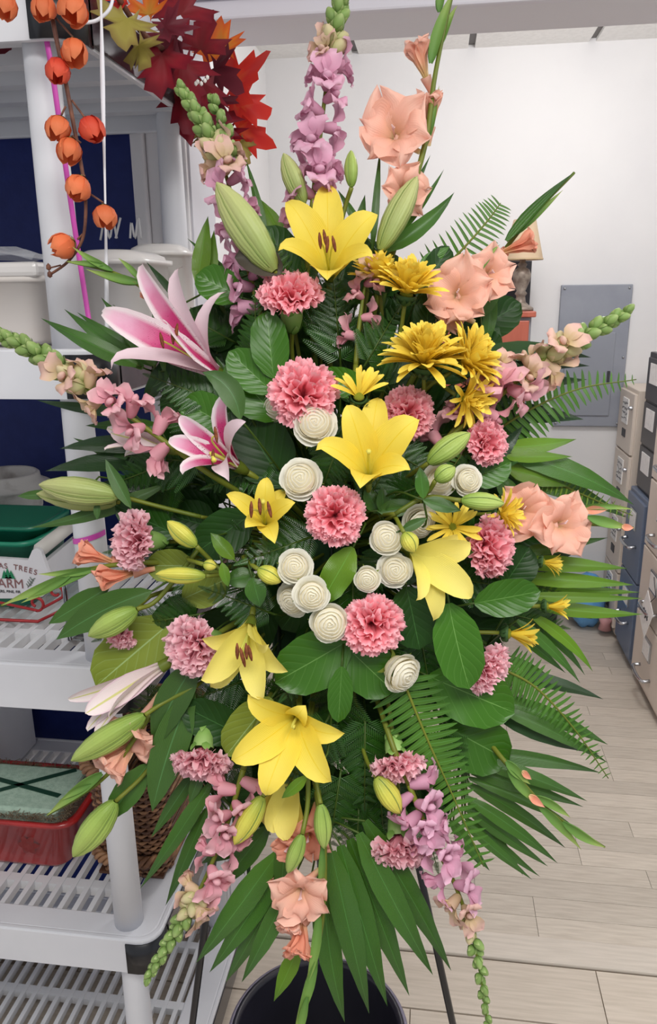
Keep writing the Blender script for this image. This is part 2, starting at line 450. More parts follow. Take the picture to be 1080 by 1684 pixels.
# filing cabinets against the right side
M_beige = mat('beige_enamel', (214, 201, 188), 0.5, 0.35); M_beige2 = mat('beige_enamel_drawer', (219, 207, 195), 0.5, 0.35)
M_paper = mat('paper', (236, 234, 232), .8, .1, noise=(60, (222, 220, 220), .5, .7)); M_chrome = mat('chrome', (190, 192, 196), .25, .5, .9)
M_steelblue = mat('blue_grey_enamel', (104, 118, 142), .45, .4, noise=(1.2, (118, 124, 136), .45, .62)); M_dark = mat('dark_slot', (52, 52, 56), .5)
M_ink = mat('ink', (70, 70, 78), .7)
def scribble(par, o, X, y0, y1, z0, z1, rows, seed):
    rd = random.Random(seed)
    for r in range(rows):
        z = lerp(z1, z0, (r + .5)/rows); pts = []
        for k in range(14): pts.append((X, lerp(y1, y0, k/13), z + rd.uniform(-.35, .35)*(z1 - z0)/rows))
        mb = MB(); mb.tube(pts, .0008, 4); part('handwriting', mb, M_ink, par, o)
def file_cab(label, y0, y1, ztop, body, drawer, n, kind):
    o = Vector((.99, (y0+y1)/2, 0)); t = thing('filing_cabinet', label, 'filing cabinet', o, 'filing cabinets along the right side')
    rbox((.842, y0, 0.02), (1.25, y1, ztop), body, 'body', t, o)
    h = (ztop - .06)/n
    for k in range(n):
        z0 = .05 + h*k; z1 = z0 + h - .008
        d = rbox((.83, y0+.012, z0), (.845, y1-.012, z1), drawer, 'drawer', t, o, .003)
        ym = (y0+y1)/2
        if kind == 0:
            rbox((.826, ym-.05, z1-.14), (.831, ym+.05, z1-.03), M_paper, 'paper_label', d, o, .0005)
            scribble(d, o, .825, ym-.045, ym+.045, z1-.13, z1-.04, 4, k)
            rbox((.827, ym-.03, z1-.20), (.832, ym+.03, z1-.165), M_dark, 'finger_slot', d, o, .001)
            mb = MB(); mb.lathe([(.009, 0), (.009, .012), (.006, .016), (0, .017)], 12, (.83, y0+.035, z1-.06), Vector((-1, 0, 0))); part('lock', mb, M_chrome, d, o)
        else:
            rbox((.824, ym-.05, z1-.13), (.831, ym+.05, z1-.05), M_chrome, 'card_holder', d, o, .001)
            rbox((.822, ym-.042, z1-.122), (.825, ym+.042, z1-.058), M_paper, 'card', d, o, .0005)
            mb = MB(); mb.tube(spline([(.83, ym-.07, z1-.19), (.80, ym-.06, z1-.195), (.80, ym+.06, z1-.195), (.83, ym+.07, z1-.19)], 12), .007, 8); part('handle', mb, M_chrome, d, o)
    return t
file_cab('tall beige filing cabinet with paper labels in the office corner by the grey panel', 3.375, 3.66, 1.135, M_beige, M_beige2, 4, 0)
file_cab('short blue-grey filing cabinet between the two beige cabinets', 3.06, 3.35, .735, M_steelblue, M_steelblue, 2, 1)
file_cab('beige filing cabinet with chrome handles at the right edge, nearest the doorway', 2.62, 3.035, 1.13, M_beige, M_beige2, 4, 1)
o = Vector((.99, 3.2, .735)); t = thing('card_file', 'black upright card file with white labels on top of the blue-grey cabinet', 'card file', o)
rbox((.86, 3.09, .737), (1.2, 3.33, 1.3), mat('black_enamel', (62, 60, 62), .4, .4), 'body', t, o)
for k in range(3):
    d = rbox((.853, 3.1, .75 + .18*k), (.862, 3.32, .92 + .18*k), mat('black_enamel_drawer', (72, 70, 72), .4, .4), 'drawer', t, o)
    rbox((.85, 3.15, .82 + .18*k), (.854, 3.27, .9 + .18*k), M_paper, 'card', d, o, .0005)
o = PX(1062, 1010, .80); t = thing('paper_tag', 'white paper tag with handwriting tied to the nearest beige cabinet', 'tag', o)
mb = MB(); u = Vector((0, .85, .5)).normalized()*.055; v = Vector((0, -.5, .85)).normalized()*.075; mb.obox(o, u, v, Vector((.001, 0, 0))); part('card', mb, M_paper, t, o, False)
rd = random.Random(5); mb = MB(); mb.tube([o + u*(-.6 + 1.2*k/16) + v*rd.uniform(-.18, .18) + Vector((-.003, 0, 0)) for k in range(17)], .0022, 4); part('handwriting', mb, M_ink, t, o)
mb = MB(); mb.tube([o + v, o + v*1.3 + Vector((.01, -.01, .01)), Vector((.805, o.y - .03, o.z + .16))], .0015, 5); part('string', mb, M_dark, t, o)
# blue exercise-ball-like bag and dark bin on the floor
o = Vector((.735, 3.52, 0)); t = thing('blue_bag', 'bright blue bag slumped on the floor under the grey panel', 'bag', o)
mb = MB(); rows = []
for i in range(9):
    a = -.45*PI + .95*PI*i/8
    rows.append([o + Vector((.088*math.cos(a)*math.cos(b)*(1+.06*math.sin(3*b)), .10*math.cos(a)*math.sin(b), .13 + .13*math.sin(a) + .010*math.sin(4*b+i))) for b in [2*PI*k/18 for k in range(18)]])
mb.grid(rows, closed=True); mb.face([len(mb.v)-18+k for k in range(18)]); part('sack', mb, mat('blue_plastic', (104, 168, 226), .35, .5), t, o)
mb = MB(); mb.lathe([(.0, 0), (.03, .0), (.022, .03), (.03, .05), (.0, .055)], 12, o + Vector((.07, -.10, .03))); part('knot', mb, mat('bag_tie', (205, 150, 150), .5), t, o)
o = Vector((.525, 3.54, 0)); t = thing('waste_bin', 'dark waste bin on the office floor beside the blue bag', 'bin', o)
mb = MB(); mb.lathe([(0, 0), (.08, 0), (.1, .4), (.105, .405), (.1, .41), (.092, .40), (.07, .02), (0, .02)], 24, o); part('pail', mb, mat('bin_dark', (48, 50, 62), .5), t, o)
# ================================================================ white plastic shelving unit
SX0, SX1, SY0, SY1 = -1.36, -.42, .945, 1.485
M_plastic = mat('white_plastic', (216, 217, 222), .45, .4, noise=(6, (209, 210, 216), .4, .65))
M_slat = mat('white_plastic_slat', (213, 214, 218), .5, .35)
M_black = mat('black_plastic', (24, 26, 32), .3, .5)
M_strip = mat('grey_side_foil', (96, 92, 98), .22, .6, .35, noise=(3, (52, 50, 56), .35, .65))
so = Vector((-.9, 1.2, 0)); SH = thing('shelving_unit', 'white plastic five-tier slatted shelving unit behind the flowers', 'shelving unit', so)
def rrect(x0, x1, y0, y1, r, n=5):
    out = []
    for cx, cy, a0 in ((x1-r, y1-r, 0), (x0+r, y1-r, PI/2), (x0+r, y0+r, PI), (x1-r, y0+r, 1.5*PI)):
        for k in range(n+1):
            a = a0 + PI/2*k/n; out.append((cx + r*math.cos(a), cy + r*math.sin(a)))
    return out
def ring(mb, A, B, z0, z1):
    rows = [[(x, y, z0) for x, y in A], [(x, y, z1) for x, y in A], [(x, y, z1) for x, y in B], [(x, y, z0) for x, y in B], [(x, y, z0) for x, y in A]]
    mb.grid(rows, closed=True)
TIERS = [(0.11, .07), (.55, .066), (1.034, .073), (1.483, .064), (1.90, .068)]
slat_me = {}
for ti, (zt, ah) in enumerate(TIERS):
    mb = MB(); O = rrect(SX0, SX1, SY0, SY1, .035)
    ring(mb, O, rrect(SX0+.01, SX1-.01, SY0+.01, SY1-.01, .03), zt - ah, zt)
    ring(mb, rrect(SX0+.009, SX1-.009, SY0+.009, SY1-.009, .03), rrect(SX0+.065, SX1-.072, SY0+.052, SY1-.05, .008), zt - .014, zt - .001)
    tier = part('shelf_tier', mb, M_plastic, SH, so, False); bevel(tier, .003)
    lo = .988; hi = 1.442
    if 'm' not in slat_me:
        b = MB(); b.box((-.0045, -(hi-lo)/2, -.014), (.0045, (hi-lo)/2, 0)); slat_me['m'] = b.mesh('slat', M_slat, smooth=False)
        b = MB(); b.box((-.41, -.009, -.018), (.405, .009, -.001)); slat_me['c'] = b.mesh('cross_rib', M_slat, smooth=False)
    k = 0; x = SX1 - .085
    while x > SX0 + .07:
        if k % 1 == 0:
            s = link('slat', slat_me['m'], tier); s.location = Vector((x, (lo+hi)/2, zt - .002)) - so
        x -= .0262; k += 1
    for yy in (1.06, 1.215, 1.37):
        s = link('cross_rib', slat_me['c'], tier); s.location = Vector(((SX0+SX1)/2, yy, zt - .003)) - so
    if ti == 4:   # deep ribs under the top tier
        for yy in (1.03, 1.13, 1.23, 1.33, 1.43):
            b = MB(); b.box((SX0+.012, yy - .014, zt - .046), (SX1-.012, yy + .014, zt - .002)); part('beam', b, M_plastic, tier, so, False)
        for q in range(22):
            xx = SX1 - .09 - .04*q; b = MB()
            for y0_ in (1.044, 1.144, 1.244, 1.344):
                rows = [[(xx + .006*math.sin(PI*u_/8), lerp(y0_, y0_ + .072, u_/8), zt - .003) for u_ in range(9)], [(xx + .006*math.sin(PI*u_/8), lerp(y0_, y0_ + .072, u_/8), zt - .008 - .012*abs(math.cos(PI*u_/8))) for u_ in range(9)]]
                b.grid(rows)
            part('rib', b, M_plastic, tier, so, False)
        b = MB(); b.box((SX0+.02, SY0+.02, zt - .004), (SX1-.02, SY1-.02, zt - .0015)); part('shelf_board', b, M_slat, tier, so, False)
    b = MB(); b.box((SX1 - .001, SY0 + .045, zt - ah + .004), (SX1 + .0025, SY1 - .02, zt - .006)); part('side_strip', b, M_strip, SH, so, False, 'glossy grey strip on the shelf side')
    # black corner cover
    b = MB(); arc = [(SX1 - .052, SY0 - .0025)] + [(SX1 - .035 + .0375*math.cos(a), SY0 + .035 + .0375*math.sin(a)) for a in [-.5*PI + .5*PI*q/6 for q in range(7)]] + [(SX1 + .0025, SY0 + .05)]
    b.grid([[(x_, y_, zt - ah + .001) for x_, y_ in arc], [(x_, y_, zt - .007) for x_, y_ in arc]])
    c = part('corner_cover', b, M_black, SH, so, True, 'black corner cover'); c.modifiers.new('solid', 'SOLIDIFY').thickness = .002
for ti in range(4):
    z0 = TIERS[ti][0] - .004; z1 = TIERS[ti+1][0] - TIERS[ti+1][1] + .03
    for (px_, py_) in ((-.481, .985), (-.481, 1.445), (SX0+.06, .985), (SX0+.06, 1.445)):
        b = MB(); b.lathe([(0, z0), (.0235, z0), (.0225, (z0+z1)/2), (.0205, z1 - .02), (.018, z1), (0, z1)], 20, (px_, py_, 0)); part('post', b, M_plastic, SH, so)
for (px_, py_) in ((-.481, .985), (-.481, 1.445), (SX0+.06, .985), (SX0+.06, 1.445)):
    b = MB(); b.lathe([(0, 0), (.022, 0), (.022, .05), (0, .05)], 16, (px_, py_, 0)); part('foot', b, M_plastic, SH, so)

# pink ribbon running down the front post and a white string beside it
M_pink = mat('pink_ribbon', (206, 78, 176), .4, .4)
pts = [PY(70, 28, .958), PY(88, 130, .956), PY(112, 300, .957), PY(133, 440, .955), PY(150, 548, .94)]
o = pts[-1]; t = thing('pink_ribbon', 'narrow pink ribbon taped down the front shelf post', 'ribbon', o)
b = MB(); s = spline(pts, 20); b.grid([[p + Vector((-.0032, 0, 0)), p + Vector((.0032, 0, 0))] for p in s]); c = part('strip', b, M_pink, t, o); c.modifiers.new('solid', 'SOLIDIFY').thickness = .0012
pts = [PY(150, 690, .957), PY(160, 720, .957)]
zr = PY(165, 893, .958).z
b = MB(); n = 16
b.grid([[( -.481 + .0238*math.cos(a), .985 + .0238*math.sin(a), z_ + .006*math.cos(a)) for a in [-PI + PI*q/n for q in range(n+1)]] for z_ in (1.217, 1.225)])
tg = part('band', b, M_pink, t, o)
M_string = mat('white_string', (226, 226, 232), .5)
pts = [PY(165, -30, .92), PY(167, 60, .92), PY(170, 200, .92), PY(174, 400, .92), PY(176, 560, .92)]
o = pts[0]; t = thing('hanging_ribbon', 'thin white curling ribbon hanging straight down in front of the shelf', 'ribbon', o)
b = MB(); s = spline(pts, 24); b.grid([[p + Vector((-.0018 + .0007*math.sin(i*.5), 0, 0)), p + Vector((.0018 - .0007*math.sin(i*.5), .001, 0))] for i, p in enumerate(s)]); c = part('strip', b, M_string, t, o); c.modifiers.new('solid', 'SOLIDIFY').thickness = .001
b = MB(); b.tube(spline([PY(187, -10, .95), PY(180, 15, .94), PY(160, 33, .935), PY(137, 38, .93)], 16), .002, 6); part('loop', b, M_string, t, o)

# ================================================================ orange lantern-pod branch
M_pod = petal_mat('pod_orange', [(0, (190, 128, 80)), (.2, (214, 104, 60)), (.6, (228, 120, 74)), (1, (234, 138, 92))], rnd=.12, transl=.2, veins=.2)
M_pod2 = petal_mat('pod_red', [(0, (190, 90, 60)), (.3, (206, 58, 44)), (1, (226, 96, 66))], rnd=.1, transl=.2, veins=.2)
M_twig = mat('brown_twig', (92, 58, 48), .6, .3, noise=(60, (124, 82, 64), .4, .6))
M_cal = mat('pod_calyx', (128, 118, 62), .6)
GY = .895
main = [PY(78, -20, GY), PY(90, 50, GY), PY(107, 130, GY), PY(124, 220, GY), PY(138, 300, GY), PY(141, 350, GY), PY(135, 395, GY), PY(112, 430, GY), PY(82, 452, GY)]
o = main[0]; t = thing('lantern_pod_branch', 'artificial brown branch with orange lantern pods hanging over the shelf', 'branch', o)
b = MB(); s = spline(main, 40); b.tube(s, [.0028 - .0013*i/40 for i in range(41)], 7); part('twig', b, M_twig, t, o)
def pod(px_, py_, r, down, red, stem):
    c = PY(px_, py_, GY - .01); R = r*GY/FPX*1.0
    ax = CV(*down)
    top = c - ax*R*1.05
    X = ax.orthogonal().normalized(); Y = ax.cross(X)
    b = MB(); b.tube(spline([top - ax*.004, PY(*stem, GY)], 6) if len(stem) == 2 else [], .0012, 5)
    pd = part('pod', b, M_twig, t, o)
    rd = random.Random(int(px_*7 + py_))
    for k in range(5):
        a = 2*PI*k/5 + rd.uniform(-.2, .2); d = X*math.cos(a) + Y*math.sin(a); op = rd.uniform(.0, .45)
        b = MB(); blade(b, [top, top + d*R*1.25 + ax*R*.2, c + d*R*(1.2+op*.6) + ax*R*.6, c + d*R*(.2 + op) + ax*R*(1.1 + rd.uniform(-.1, .25))], R*.8, 'round', d, cup=-.35, nu=4, nv=7, ruf=.08, seed=k)
        part('husk', b, M_pod2 if red else M_pod, pd, o)
    b = MB()
    for k in range(6):
        a = 2*PI*k/6; d = X*math.cos(a) + Y*math.sin(a)
        blade(b, [top - ax*.001, top + d*R*.5 - ax*R*.02, top + d*R*.75 + ax*R*.4], R*.18, 'strap', d, nu=2, nv=4)
    part('calyx', b, M_cal, pd, o)
for a in ((8, 8, 17, (-.1, -1, .1), 0, (2, -20)), (72, 12, 17, (0, -1, .2), 0, (82, -8)), (120, 15, 21, (.1, -1, .3), 0, (112, -14)), (122, 84, 18, (.15, -1, .2), 0, (92, 30)),
          (95, 116, 18, (0, -1, .3), 1, (88, 50)), (96, 210, 18, (-.1, -1, .3), 0, (108, 175)), (150, 212, 19, (.5, -.85, .3), 1, (118, 165)),
          (114, 246, 18, (-.1, -1, .2), 0, (133, 235)), (128, 308, 19, (-.3, -.9, .3), 0, (139, 300)), (172, 356, 18, (.15, -1, .2), 0, (142, 315)), (104, 404, 19, (-.8, -.5, .3), 0, (136, 385))):
    pod(*a)
b = MB(); b.lathe([(0, -.003), (.003, -.001), (.0028, .003), (0, .006)], 8, PY(82, 453, GY)); b.lathe([(0, -.003), (.003, -.001), (.0028, .003), (0, .006)], 8, PY(80, 441, GY)); b.tube([PY(80, 441, GY), PY(100, 436, GY)], .001, 5)
part('berry', b, M_twig, t, o)

# ================================================================ autumn leaf garland on the top tier
def maple(mb, c, up, nrm, R, seed):
    rd = random.Random(seed); up = (up - nrm*up.dot(nrm)).normalized(); rt = up.cross(nrm)
    out = []
    lobes = [(-150, .5), (-128, .3), (-100, .78), (-82, .62), (-70, .86), (-52, .36), (-34, .8), (-22, .7), (-12, .98), (0, 1.05), (12, .98), (22, .7), (34, .8), (52, .36), (70, .86), (82, .62), (100, .78), (128, .3), (150, .5)]
    bx, by = rd.uniform(-.5, .5), rd.uniform(-.5, .5)
    def pos(a, r):
        x, y = r*math.sin(a), r*math.cos(a)
        return c + rt*(x*R) + up*(y*R) + nrm*(R*(bx*x*x + by*y*y + .12*math.sin(4*a)*r))
    ring1, ring2 = [], []
    for a, r in lobes:
        r *= rd.uniform(.85, 1.12); a = math.radians(a)
        ring1.append(pos(a, r*.5)); ring2.append(pos(a, r))
    base = mb.vert(pos(PI, .1), (.5, 0)); n = len(lobes)
    i1 = [mb.vert(p, (.5, .4)) for p in ring1]; i2 = [mb.vert(p, (.5, 1)) for p in ring2]
    for k in range(n-1):
        mb.face((base, i1[k+1], i1[k])); mb.face((i1[k], i1[k+1], i2[k+1], i2[k]))
M_fall = [petal_mat('fall_red', [(0, (128, 40, 44)), (.5, (146, 32, 46)), (1, (120, 22, 40))], transl=.25, rnd=.15, rough=.5),
          petal_mat('fall_scarlet', [(0, (210, 90, 40)), (.4, (196, 44, 40)), (1, (206, 52, 40))], transl=.3, rnd=.1, rough=.5),
          petal_mat('fall_orange', [(0, (200, 150, 60)), (.5, (226, 122, 40)), (1, (214, 88, 40))], transl=.3, rnd=.1, rough=.5),
          petal_mat('fall_olive', [(0, (150, 140, 62)), (.5, (158, 146, 74)), (1, (132, 112, 60))], transl=.25, rnd=.1, rough=.5),
          petal_mat('fall_maroon', [(0, (92, 24, 38)), (1, (108, 30, 46))], transl=.2, rnd=.15, rough=.5)]
o = PY(250, 90, 1.2); t = thing('autumn_leaf_garland', 'artificial garland of red, orange and olive maple leaves on the top shelf edge', 'garland', o)
b = MB(); b.tube(spline([PY(190, -10, 1.02), PY(240, 60, 1.12), PY(310, 110, 1.28), PY(345, 160, 1.40), PY(390, 240, 1.47)], 20), .004, 6); part('vine', b, M_twig, t, o)
LV = [(208, 35, 1.02, 40, 3, 200, 0), (230, 78, 1.06, 30, 3, 150, 0), (245, 20, 1.1, 30, 2, 20, 0), (298, 18, 1.2, 42, 0, 10, 0), (285, 65, 1.18, 40, 4, 250, 0), (265, 95, 1.15, 42, 0, 190, 0),
      (300, 110, 1.25, 44, 0, 160, .3), (330, 75, 1.32, 36, 0, 10, 0), (330, 140, 1.32, 42, 0, 200, -.3), (365, 80, 1.38, 36, 2, 350, 0), (355, 115, 1.36, 34, 4, 120, 0), (350, 165, 1.38, 36, 4, 170, 0),
      (385, 135, 1.42, 44, 1, 70, 0), (392, 165, 1.43, 36, 1, 110, 0), (395, 215, 1.46, 36, 1, 110, 0), (370, 215, 1.44, 32, 0, 200, 0), (395, 238, 1.46, 22, 3, 160, 0), (335, 215, 1.40, 24, 3, 190, 0),
      (300, 160, 1.3, 36, 0, 180, .2), (205, -5, 1.04, 30, 1, 300, 0), (275, 45, 1.14, 30, 4, 100, 0), (355, 200, 1.4, 34, 0, 150, 0), (320, 180, 1.33, 32, 0, 200, 0), (15, 62, 1.1, 22, 4, 200, 0), (55, 66, 1.1, 20, 0, 170, 0)]
for i, (x, y, Y, r, k, ang, tl) in enumerate(LV):
    c = PY(x, y, Y); rd = random.Random(i*3+1); a = math.radians(ang)
    up = CV(math.sin(a), math.cos(a), rd.uniform(-.5, .5)); nr = CV(rd.uniform(-.5, .5) + tl, rd.uniform(-.4, .4), 1)
    mb = MB(); maple(mb, c, up, nr, r*1.5*Y/FPX, i); part('leaf', mb, M_fall[k], t, o)
mb = MB()
for x, y in ((325, 135), (331, 138), (337, 133), (341, 128), (322, 138)):
    mb.lathe([(0, -.003), (.0025, -.001), (.0025, .002), (0, .004)], 8, PY(x, y, 1.2))
part('seed_cluster', mb, mat('white_seed', (236, 232, 226), .6), t, o)

# ================================================================ things on the shelves
def bin_box(name, label, cat, x0, x1, y0, y1, z0, z1, r, m_, flare=1.06, wall=.004, group=None, rim=.008):
    o = Vector(((x0+x1)/2, (y0+y1)/2, z0)); t = thing(name, label, cat, o, group)
    cx, cy = o.x, o.y; hx, hy = (x1-x0)/2, (y1-y0)/2
    def loop(k, r_, z): return [(cx + (x_-cx)*k, cy + (y_-cy)*k, z) for x_, y_ in rrect(x0, x1, y0, y1, r_)]
    f0 = 1/flare
    mb = MB(); rows = [loop(f0*.96, r, z0+.002), loop(f0, r, z0 + .008), loop(1, r, z1 - rim), loop(1 + rim/hx*.8, r, z1 - rim), loop(1 + rim/hx*.8, r, z1), loop(1 - wall/hx, r, z1), loop(f0 - wall/hx, r, z0 + .01)]
    mb.grid(rows, closed=True); n = len(rows[0]); mb.face(list(range(n))[::-1]); mb.face([len(mb.v)-n+k for k in range(n)])
    part('tub', mb, m_, t, o)
    return t, o
M_cream = mat('cream_plastic', (208, 204, 200), .45, .4, noise=(5, (214, 204, 196), .4, .7))
M_pearl = mat('pearl_plastic', (216, 213, 210), .25, .5, noise=(5, (206, 203, 202), .4, .7))
def wrap_mat(name, tint, alpha):
    m_ = mat(name, tint, .15, .6)
    m_.node_tree.nodes['Principled BSDF'].inputs['Alpha'].default_value = alpha
    return m_
Z2 = 1.4835
t, o = bin_box('storage_tub', 'cream square plastic tub under loose clear wrap on the upper shelf', 'tub', -.80, -.525, .995, 1.105, Z2, 1.575, .02, M_cream, 1.03)
lid = MB(); lid.box((-.806, .989, 1.573), (-.519, 1.111, 1.592)); bevel(part('lid', lid, M_pearl, t, o, False), .006)
rd = random.Random(9); mb = MB(); rows = []
for i in range(9):
    rows.append([Vector((lerp(-.80, -.53, j/10), lerp(1.0, 1.10, i/8), 1.594 + (.036*math.sin(PI*j/10)*math.sin(PI*i/8)*(1.2 if j < 5 else .5)) + rd.uniform(0, .012))) for j in range(11)])
mb.grid(rows); part('plastic_wrap', mb, wrap_mat('clear_wrap', (214, 218, 226), .38), t, o)
t, o = bin_box('rounded_canister', 'pearly rounded canister standing behind the front shelf post', 'canister', -.545, -.432, 1.115, 1.29, Z2, 1.600, .045, M_pearl, 1.0)
mb = MB(); A = [rrect(-.545+k, -.432-k, 1.115+k, 1.29-k, .045-k*.5) for k in (0, .004, .02, .05)]
rows = [[(x, y, z) for x, y in L_] for L_, z in zip(A, (1.596, 1.606, 1.613, 1.615))]; mb.grid(rows, closed=True); n = len(rows[0]); mb.face([len(mb.v)-n+k for k in range(n)]); part('lid', mb, M_pearl, t, o)
t, o = bin_box('rounded_canister', 'second pearly canister behind the first, closest to the door casing', 'canister', -.53, -.432, 1.305, 1.415, Z2, 1.620, .04, M_pearl, 1.0)
mb = MB(); A = [rrect(-.53+k, -.432-k, 1.305+k, 1.415-k, .04-k*.5) for k in (0, .004, .015, .04)]
rows = [[(x, y, z) for x, y in L_] for L_, z in zip(A, (1.616, 1.625, 1.631, 1.633))]; mb.grid(rows, closed=True); n = len(rows[0]); mb.face([len(mb.v)-n+k for k in range(n)]); part('lid', mb, M_pearl, t, o)
o = PY(205, 390, 1.47); t = thing('wire_letters', 'small white wire loops standing above the canisters against the navy wall', 'wire', o)
for pl in ([(165, 395), (172, 362), (180, 392), (186, 366), (192, 392)], [(190, 392), (198, 358)], [(214, 392), (216, 366), (222, 392), (227, 358), (232, 394)]):
    b = MB(); b.tube(spline([PY(x, y, 1.466) for x, y in pl], 18), .0022, 6); part('wire', b, M_white, t, o)
# middle shelf: urn, green trays, sign crate, red scroll stand, glass cube
Z3 = 1.0345
o = Vector((-.835, 1.37, Z3)); t = thing('stone_urn', 'weathered white stone urn with flared lip at the left edge behind the green tubs', 'urn', o)
M_stone = mat('weathered_stone', (218, 214, 210), .8, .2, noise=(22, (170, 162, 156), .52, .74), bump=(40, .5))
mb = MB(); mb.lathe([(r_*.76, z_*.76) for r_, z_ in ((0, 0), (.07, 0), (.072, .02), (.055, .03), (.07, .08), (.088, .15), (.09, .185), (.105, .20), (.115, .207), (.09, .22), (.088, .235), (.082, .24), (.075, .235), (.07, .18), (0, .17))], 32, o); part('bowl', mb, M_stone, t, o)
M_green = mat('green_plastic', (36, 138, 108), .35, .5, noise=(4, (28, 122, 94), .4, .7)); M_green2 = mat('dark_green_plastic', (24, 108, 84), .3, .5)
bin_box('green_tub', 'green plastic tub behind the white sign crate, lower of the stack', 'tub', -1.05, -.655, 1.125, 1.275, Z3, 1.158, .03, M_green, 1.12, group='green tubs on the middle shelf')
bin_box('green_tub', 'darker green plastic tub nested on top of the green stack', 'tub', -1.04, -.652, 1.145, 1.275, 1.11, 1.178, .03, M_green2, 1.12, group='green tubs on the middle shelf')
o = Vector((-.68, 1.1, Z3)); t = thing('sign_crate', 'white wooden crate with a printed Christmas tree farm sign front', 'crate', o)
# front sign board with notched ear
SYf = 1.1; zb = Z3 + .034; SG_ = lambda px_, py_: (PY(px_, py_, SYf).x, PY(px_, py_, SYf).z)
prof = [SG_(*q) for q in ((-150, 985), (-150, 908), (46, 921), (50, 912), (53, 905), (58, 902), (63, 903), (68, 908), (72, 921), (78, 938), (83, 952), (84, 962), (79, 974), (70, 981), (58, 984))]
mb = MB(); a = [mb.vert((x, SYf, z)) for x, z in prof]; b_ = [mb.vert((x, SYf + .008, z)) for x, z in prof]
mb.face(a); mb.face(b_[::-1]); n = len(prof)
for k in range(n): mb.face((a[k], b_[k], b_[(k+1) % n], a[(k+1) % n]))
M_sign = mat('sign_white', (214, 213, 216), .6, .2, noise=(9, (206, 205, 209), .4, .7))
sg = part('sign_board', mb, M_sign, t, o, False)
for (xa, ya, xb_, yb_, z0, z1) in ((-.628, 1.108, -.640, 1.25, zb + .01, zb + .085),):
    mb = MB(); d = Vector((xb_-xa, yb_-ya, 0)); L_ = d.length; d.normalize(); nn = Vector((d.y, -d.x, 0))
    mb.obox(Vector(((xa+xb_)/2, (ya+yb_)/2, (z0+z1)/2 - .012)), d*L_/2, nn*.004, Vector((0, 0, (z1-z0)/2 - .012))); part('side_board', mb, M_sign, t, o, False)
    mb = MB(); mb.tube([Vector((xa, ya, z1)), Vector((xb_, yb_, z1))], .012, 10); part('rail', mb, mat('sign_rail', (200, 196, 190), .55), t, o)
def letters(txt, x, z, size, ma, rot=0.0, par=None, y=None):
    c = bpy.data.curves.new('sign_text', 'FONT'); c.body = txt; c.size = size; c.align_x = 'CENTER'; c.extrude = .0003
    ob = link('lettering', c, par); ob.location = Vector((x, (y or SYf) - .0012, z)) - o; ob.rotation_euler = (PI/2, -rot, 0)
    c.materials.append(ma)
    bpy.context.view_layer.update(); dg = bpy.context.evaluated_depsgraph_get(); me = bpy.data.meshes.new_from_object(ob.evaluated_get(dg))
    n_ = link('lettering', me, par); n_.location = ob.location; n_.rotation_euler = ob.rotation_euler; bpy.data.objects.remove(ob); return n_
M_brown = mat('sign_brown', (132, 92, 92), .7); M_tgreen = mat('sign_green', (24, 118, 78), .6)
arc_txt = 'CHRISTMAS TREES'; R_ = .19; cx_, cz_ = SG_(2, 930)[0], SG_(2, 934)[1] - R_
for i, ch in enumerate(arc_txt):
    a = (i - 7)*.044
    letters(ch, cx_ + R_*math.sin(a)*1.0, cz_ + R_*math.cos(a), .013, M_brown, -a, sg)
letters('FARM', SG_(14, 966)[0], SG_(14, 966)[1], .0225, M_brown, 0, sg)
letters('CORNERS, PINE, FIR', SG_(8, 974)[0], SG_(8, 974)[1], .0064, M_dark, 0, sg)
for (x, h) in ((SG_(9, 950)[0], .015), (SG_(14.5, 950)[0], .019), (SG_(20, 950)[0], .015)):
    mb = MB(); z0 = SG_(14, 951)[1]
    for q in range(3):
        w_ = .0068 - .0015*q; zz = z0 + h*.22*q
        mb.face([mb.vert((x - w_, SYf - .0012 - .0002*q, zz)), mb.vert((x + w_, SYf - .0012 - .0002*q, zz)), mb.vert((x, SYf - .0012 - .0002*q, zz + h*.55))])
    part('tree_print', mb, M_tgreen, sg, o, False)
mb = MB()
mb.tube([(SG_(46, 966)[0], SYf - .001, SG_(46, 966)[1]), (SG_(56, 951)[0], SYf - .001, SG_(56, 951)[1])], .0006, 4)
for q in range(4):
    p_ = Vector((SG_(47 + 2.4*q, 964)[0], SYf - .001, SG_(47, 964 - 3.6*q)[1])); mb.tube([p_, p_ + Vector((.006, 0, .003))], .0008, 4); mb.tube([p_, p_ + Vector((-.003, 0, .005))], .0008, 4)
part('sprig_print', mb, mat('sprig_grey', (120, 130, 122), .7), sg, o)
# red scrolled metal stand
M_redm = mat('red_metal', (158, 40, 44), .4, .4, .2)
o = PY(50, 1018, .995); t = thing('scroll_stand', 'red metal scrollwork stand in front of the white sign crate', 'stand', o)
zf = Z3 + .004
b = MB(); b.tube([(-.95, 1.08, zf), (-.632, 1.08, zf), (-.608, 1.15, zf)], .0028, 8); part('base_rail', b, M_redm, t, o)
def scroll(cx, cz, r, turn, tail):
    pts = [Vector((cx + r*(1 - .11*k*.4)*math.cos(turn + .5*k), 1.077, cz + r*(1 - .11*k*.4)*math.sin(turn + .5*k))) for k in range(14)]
    b = MB(); b.tube(spline([Vector(tail)] + pts, 50), .0024, 7); part('scroll', b, M_redm, t, o)
q1, q2 = PY(60, 992, 1.077), PY(92, 973, 1.077)
scroll(q1.x, q1.z, .014, -2.2, (PY(-5, 990, 1.077)))
scroll(q2.x, q2.z, .013, -1.0, (PY(70, 1000, 1.077)))
scroll(q1.x - .10, q1.z, .014, -2.2, (PY(-110, 990, 1.077)))
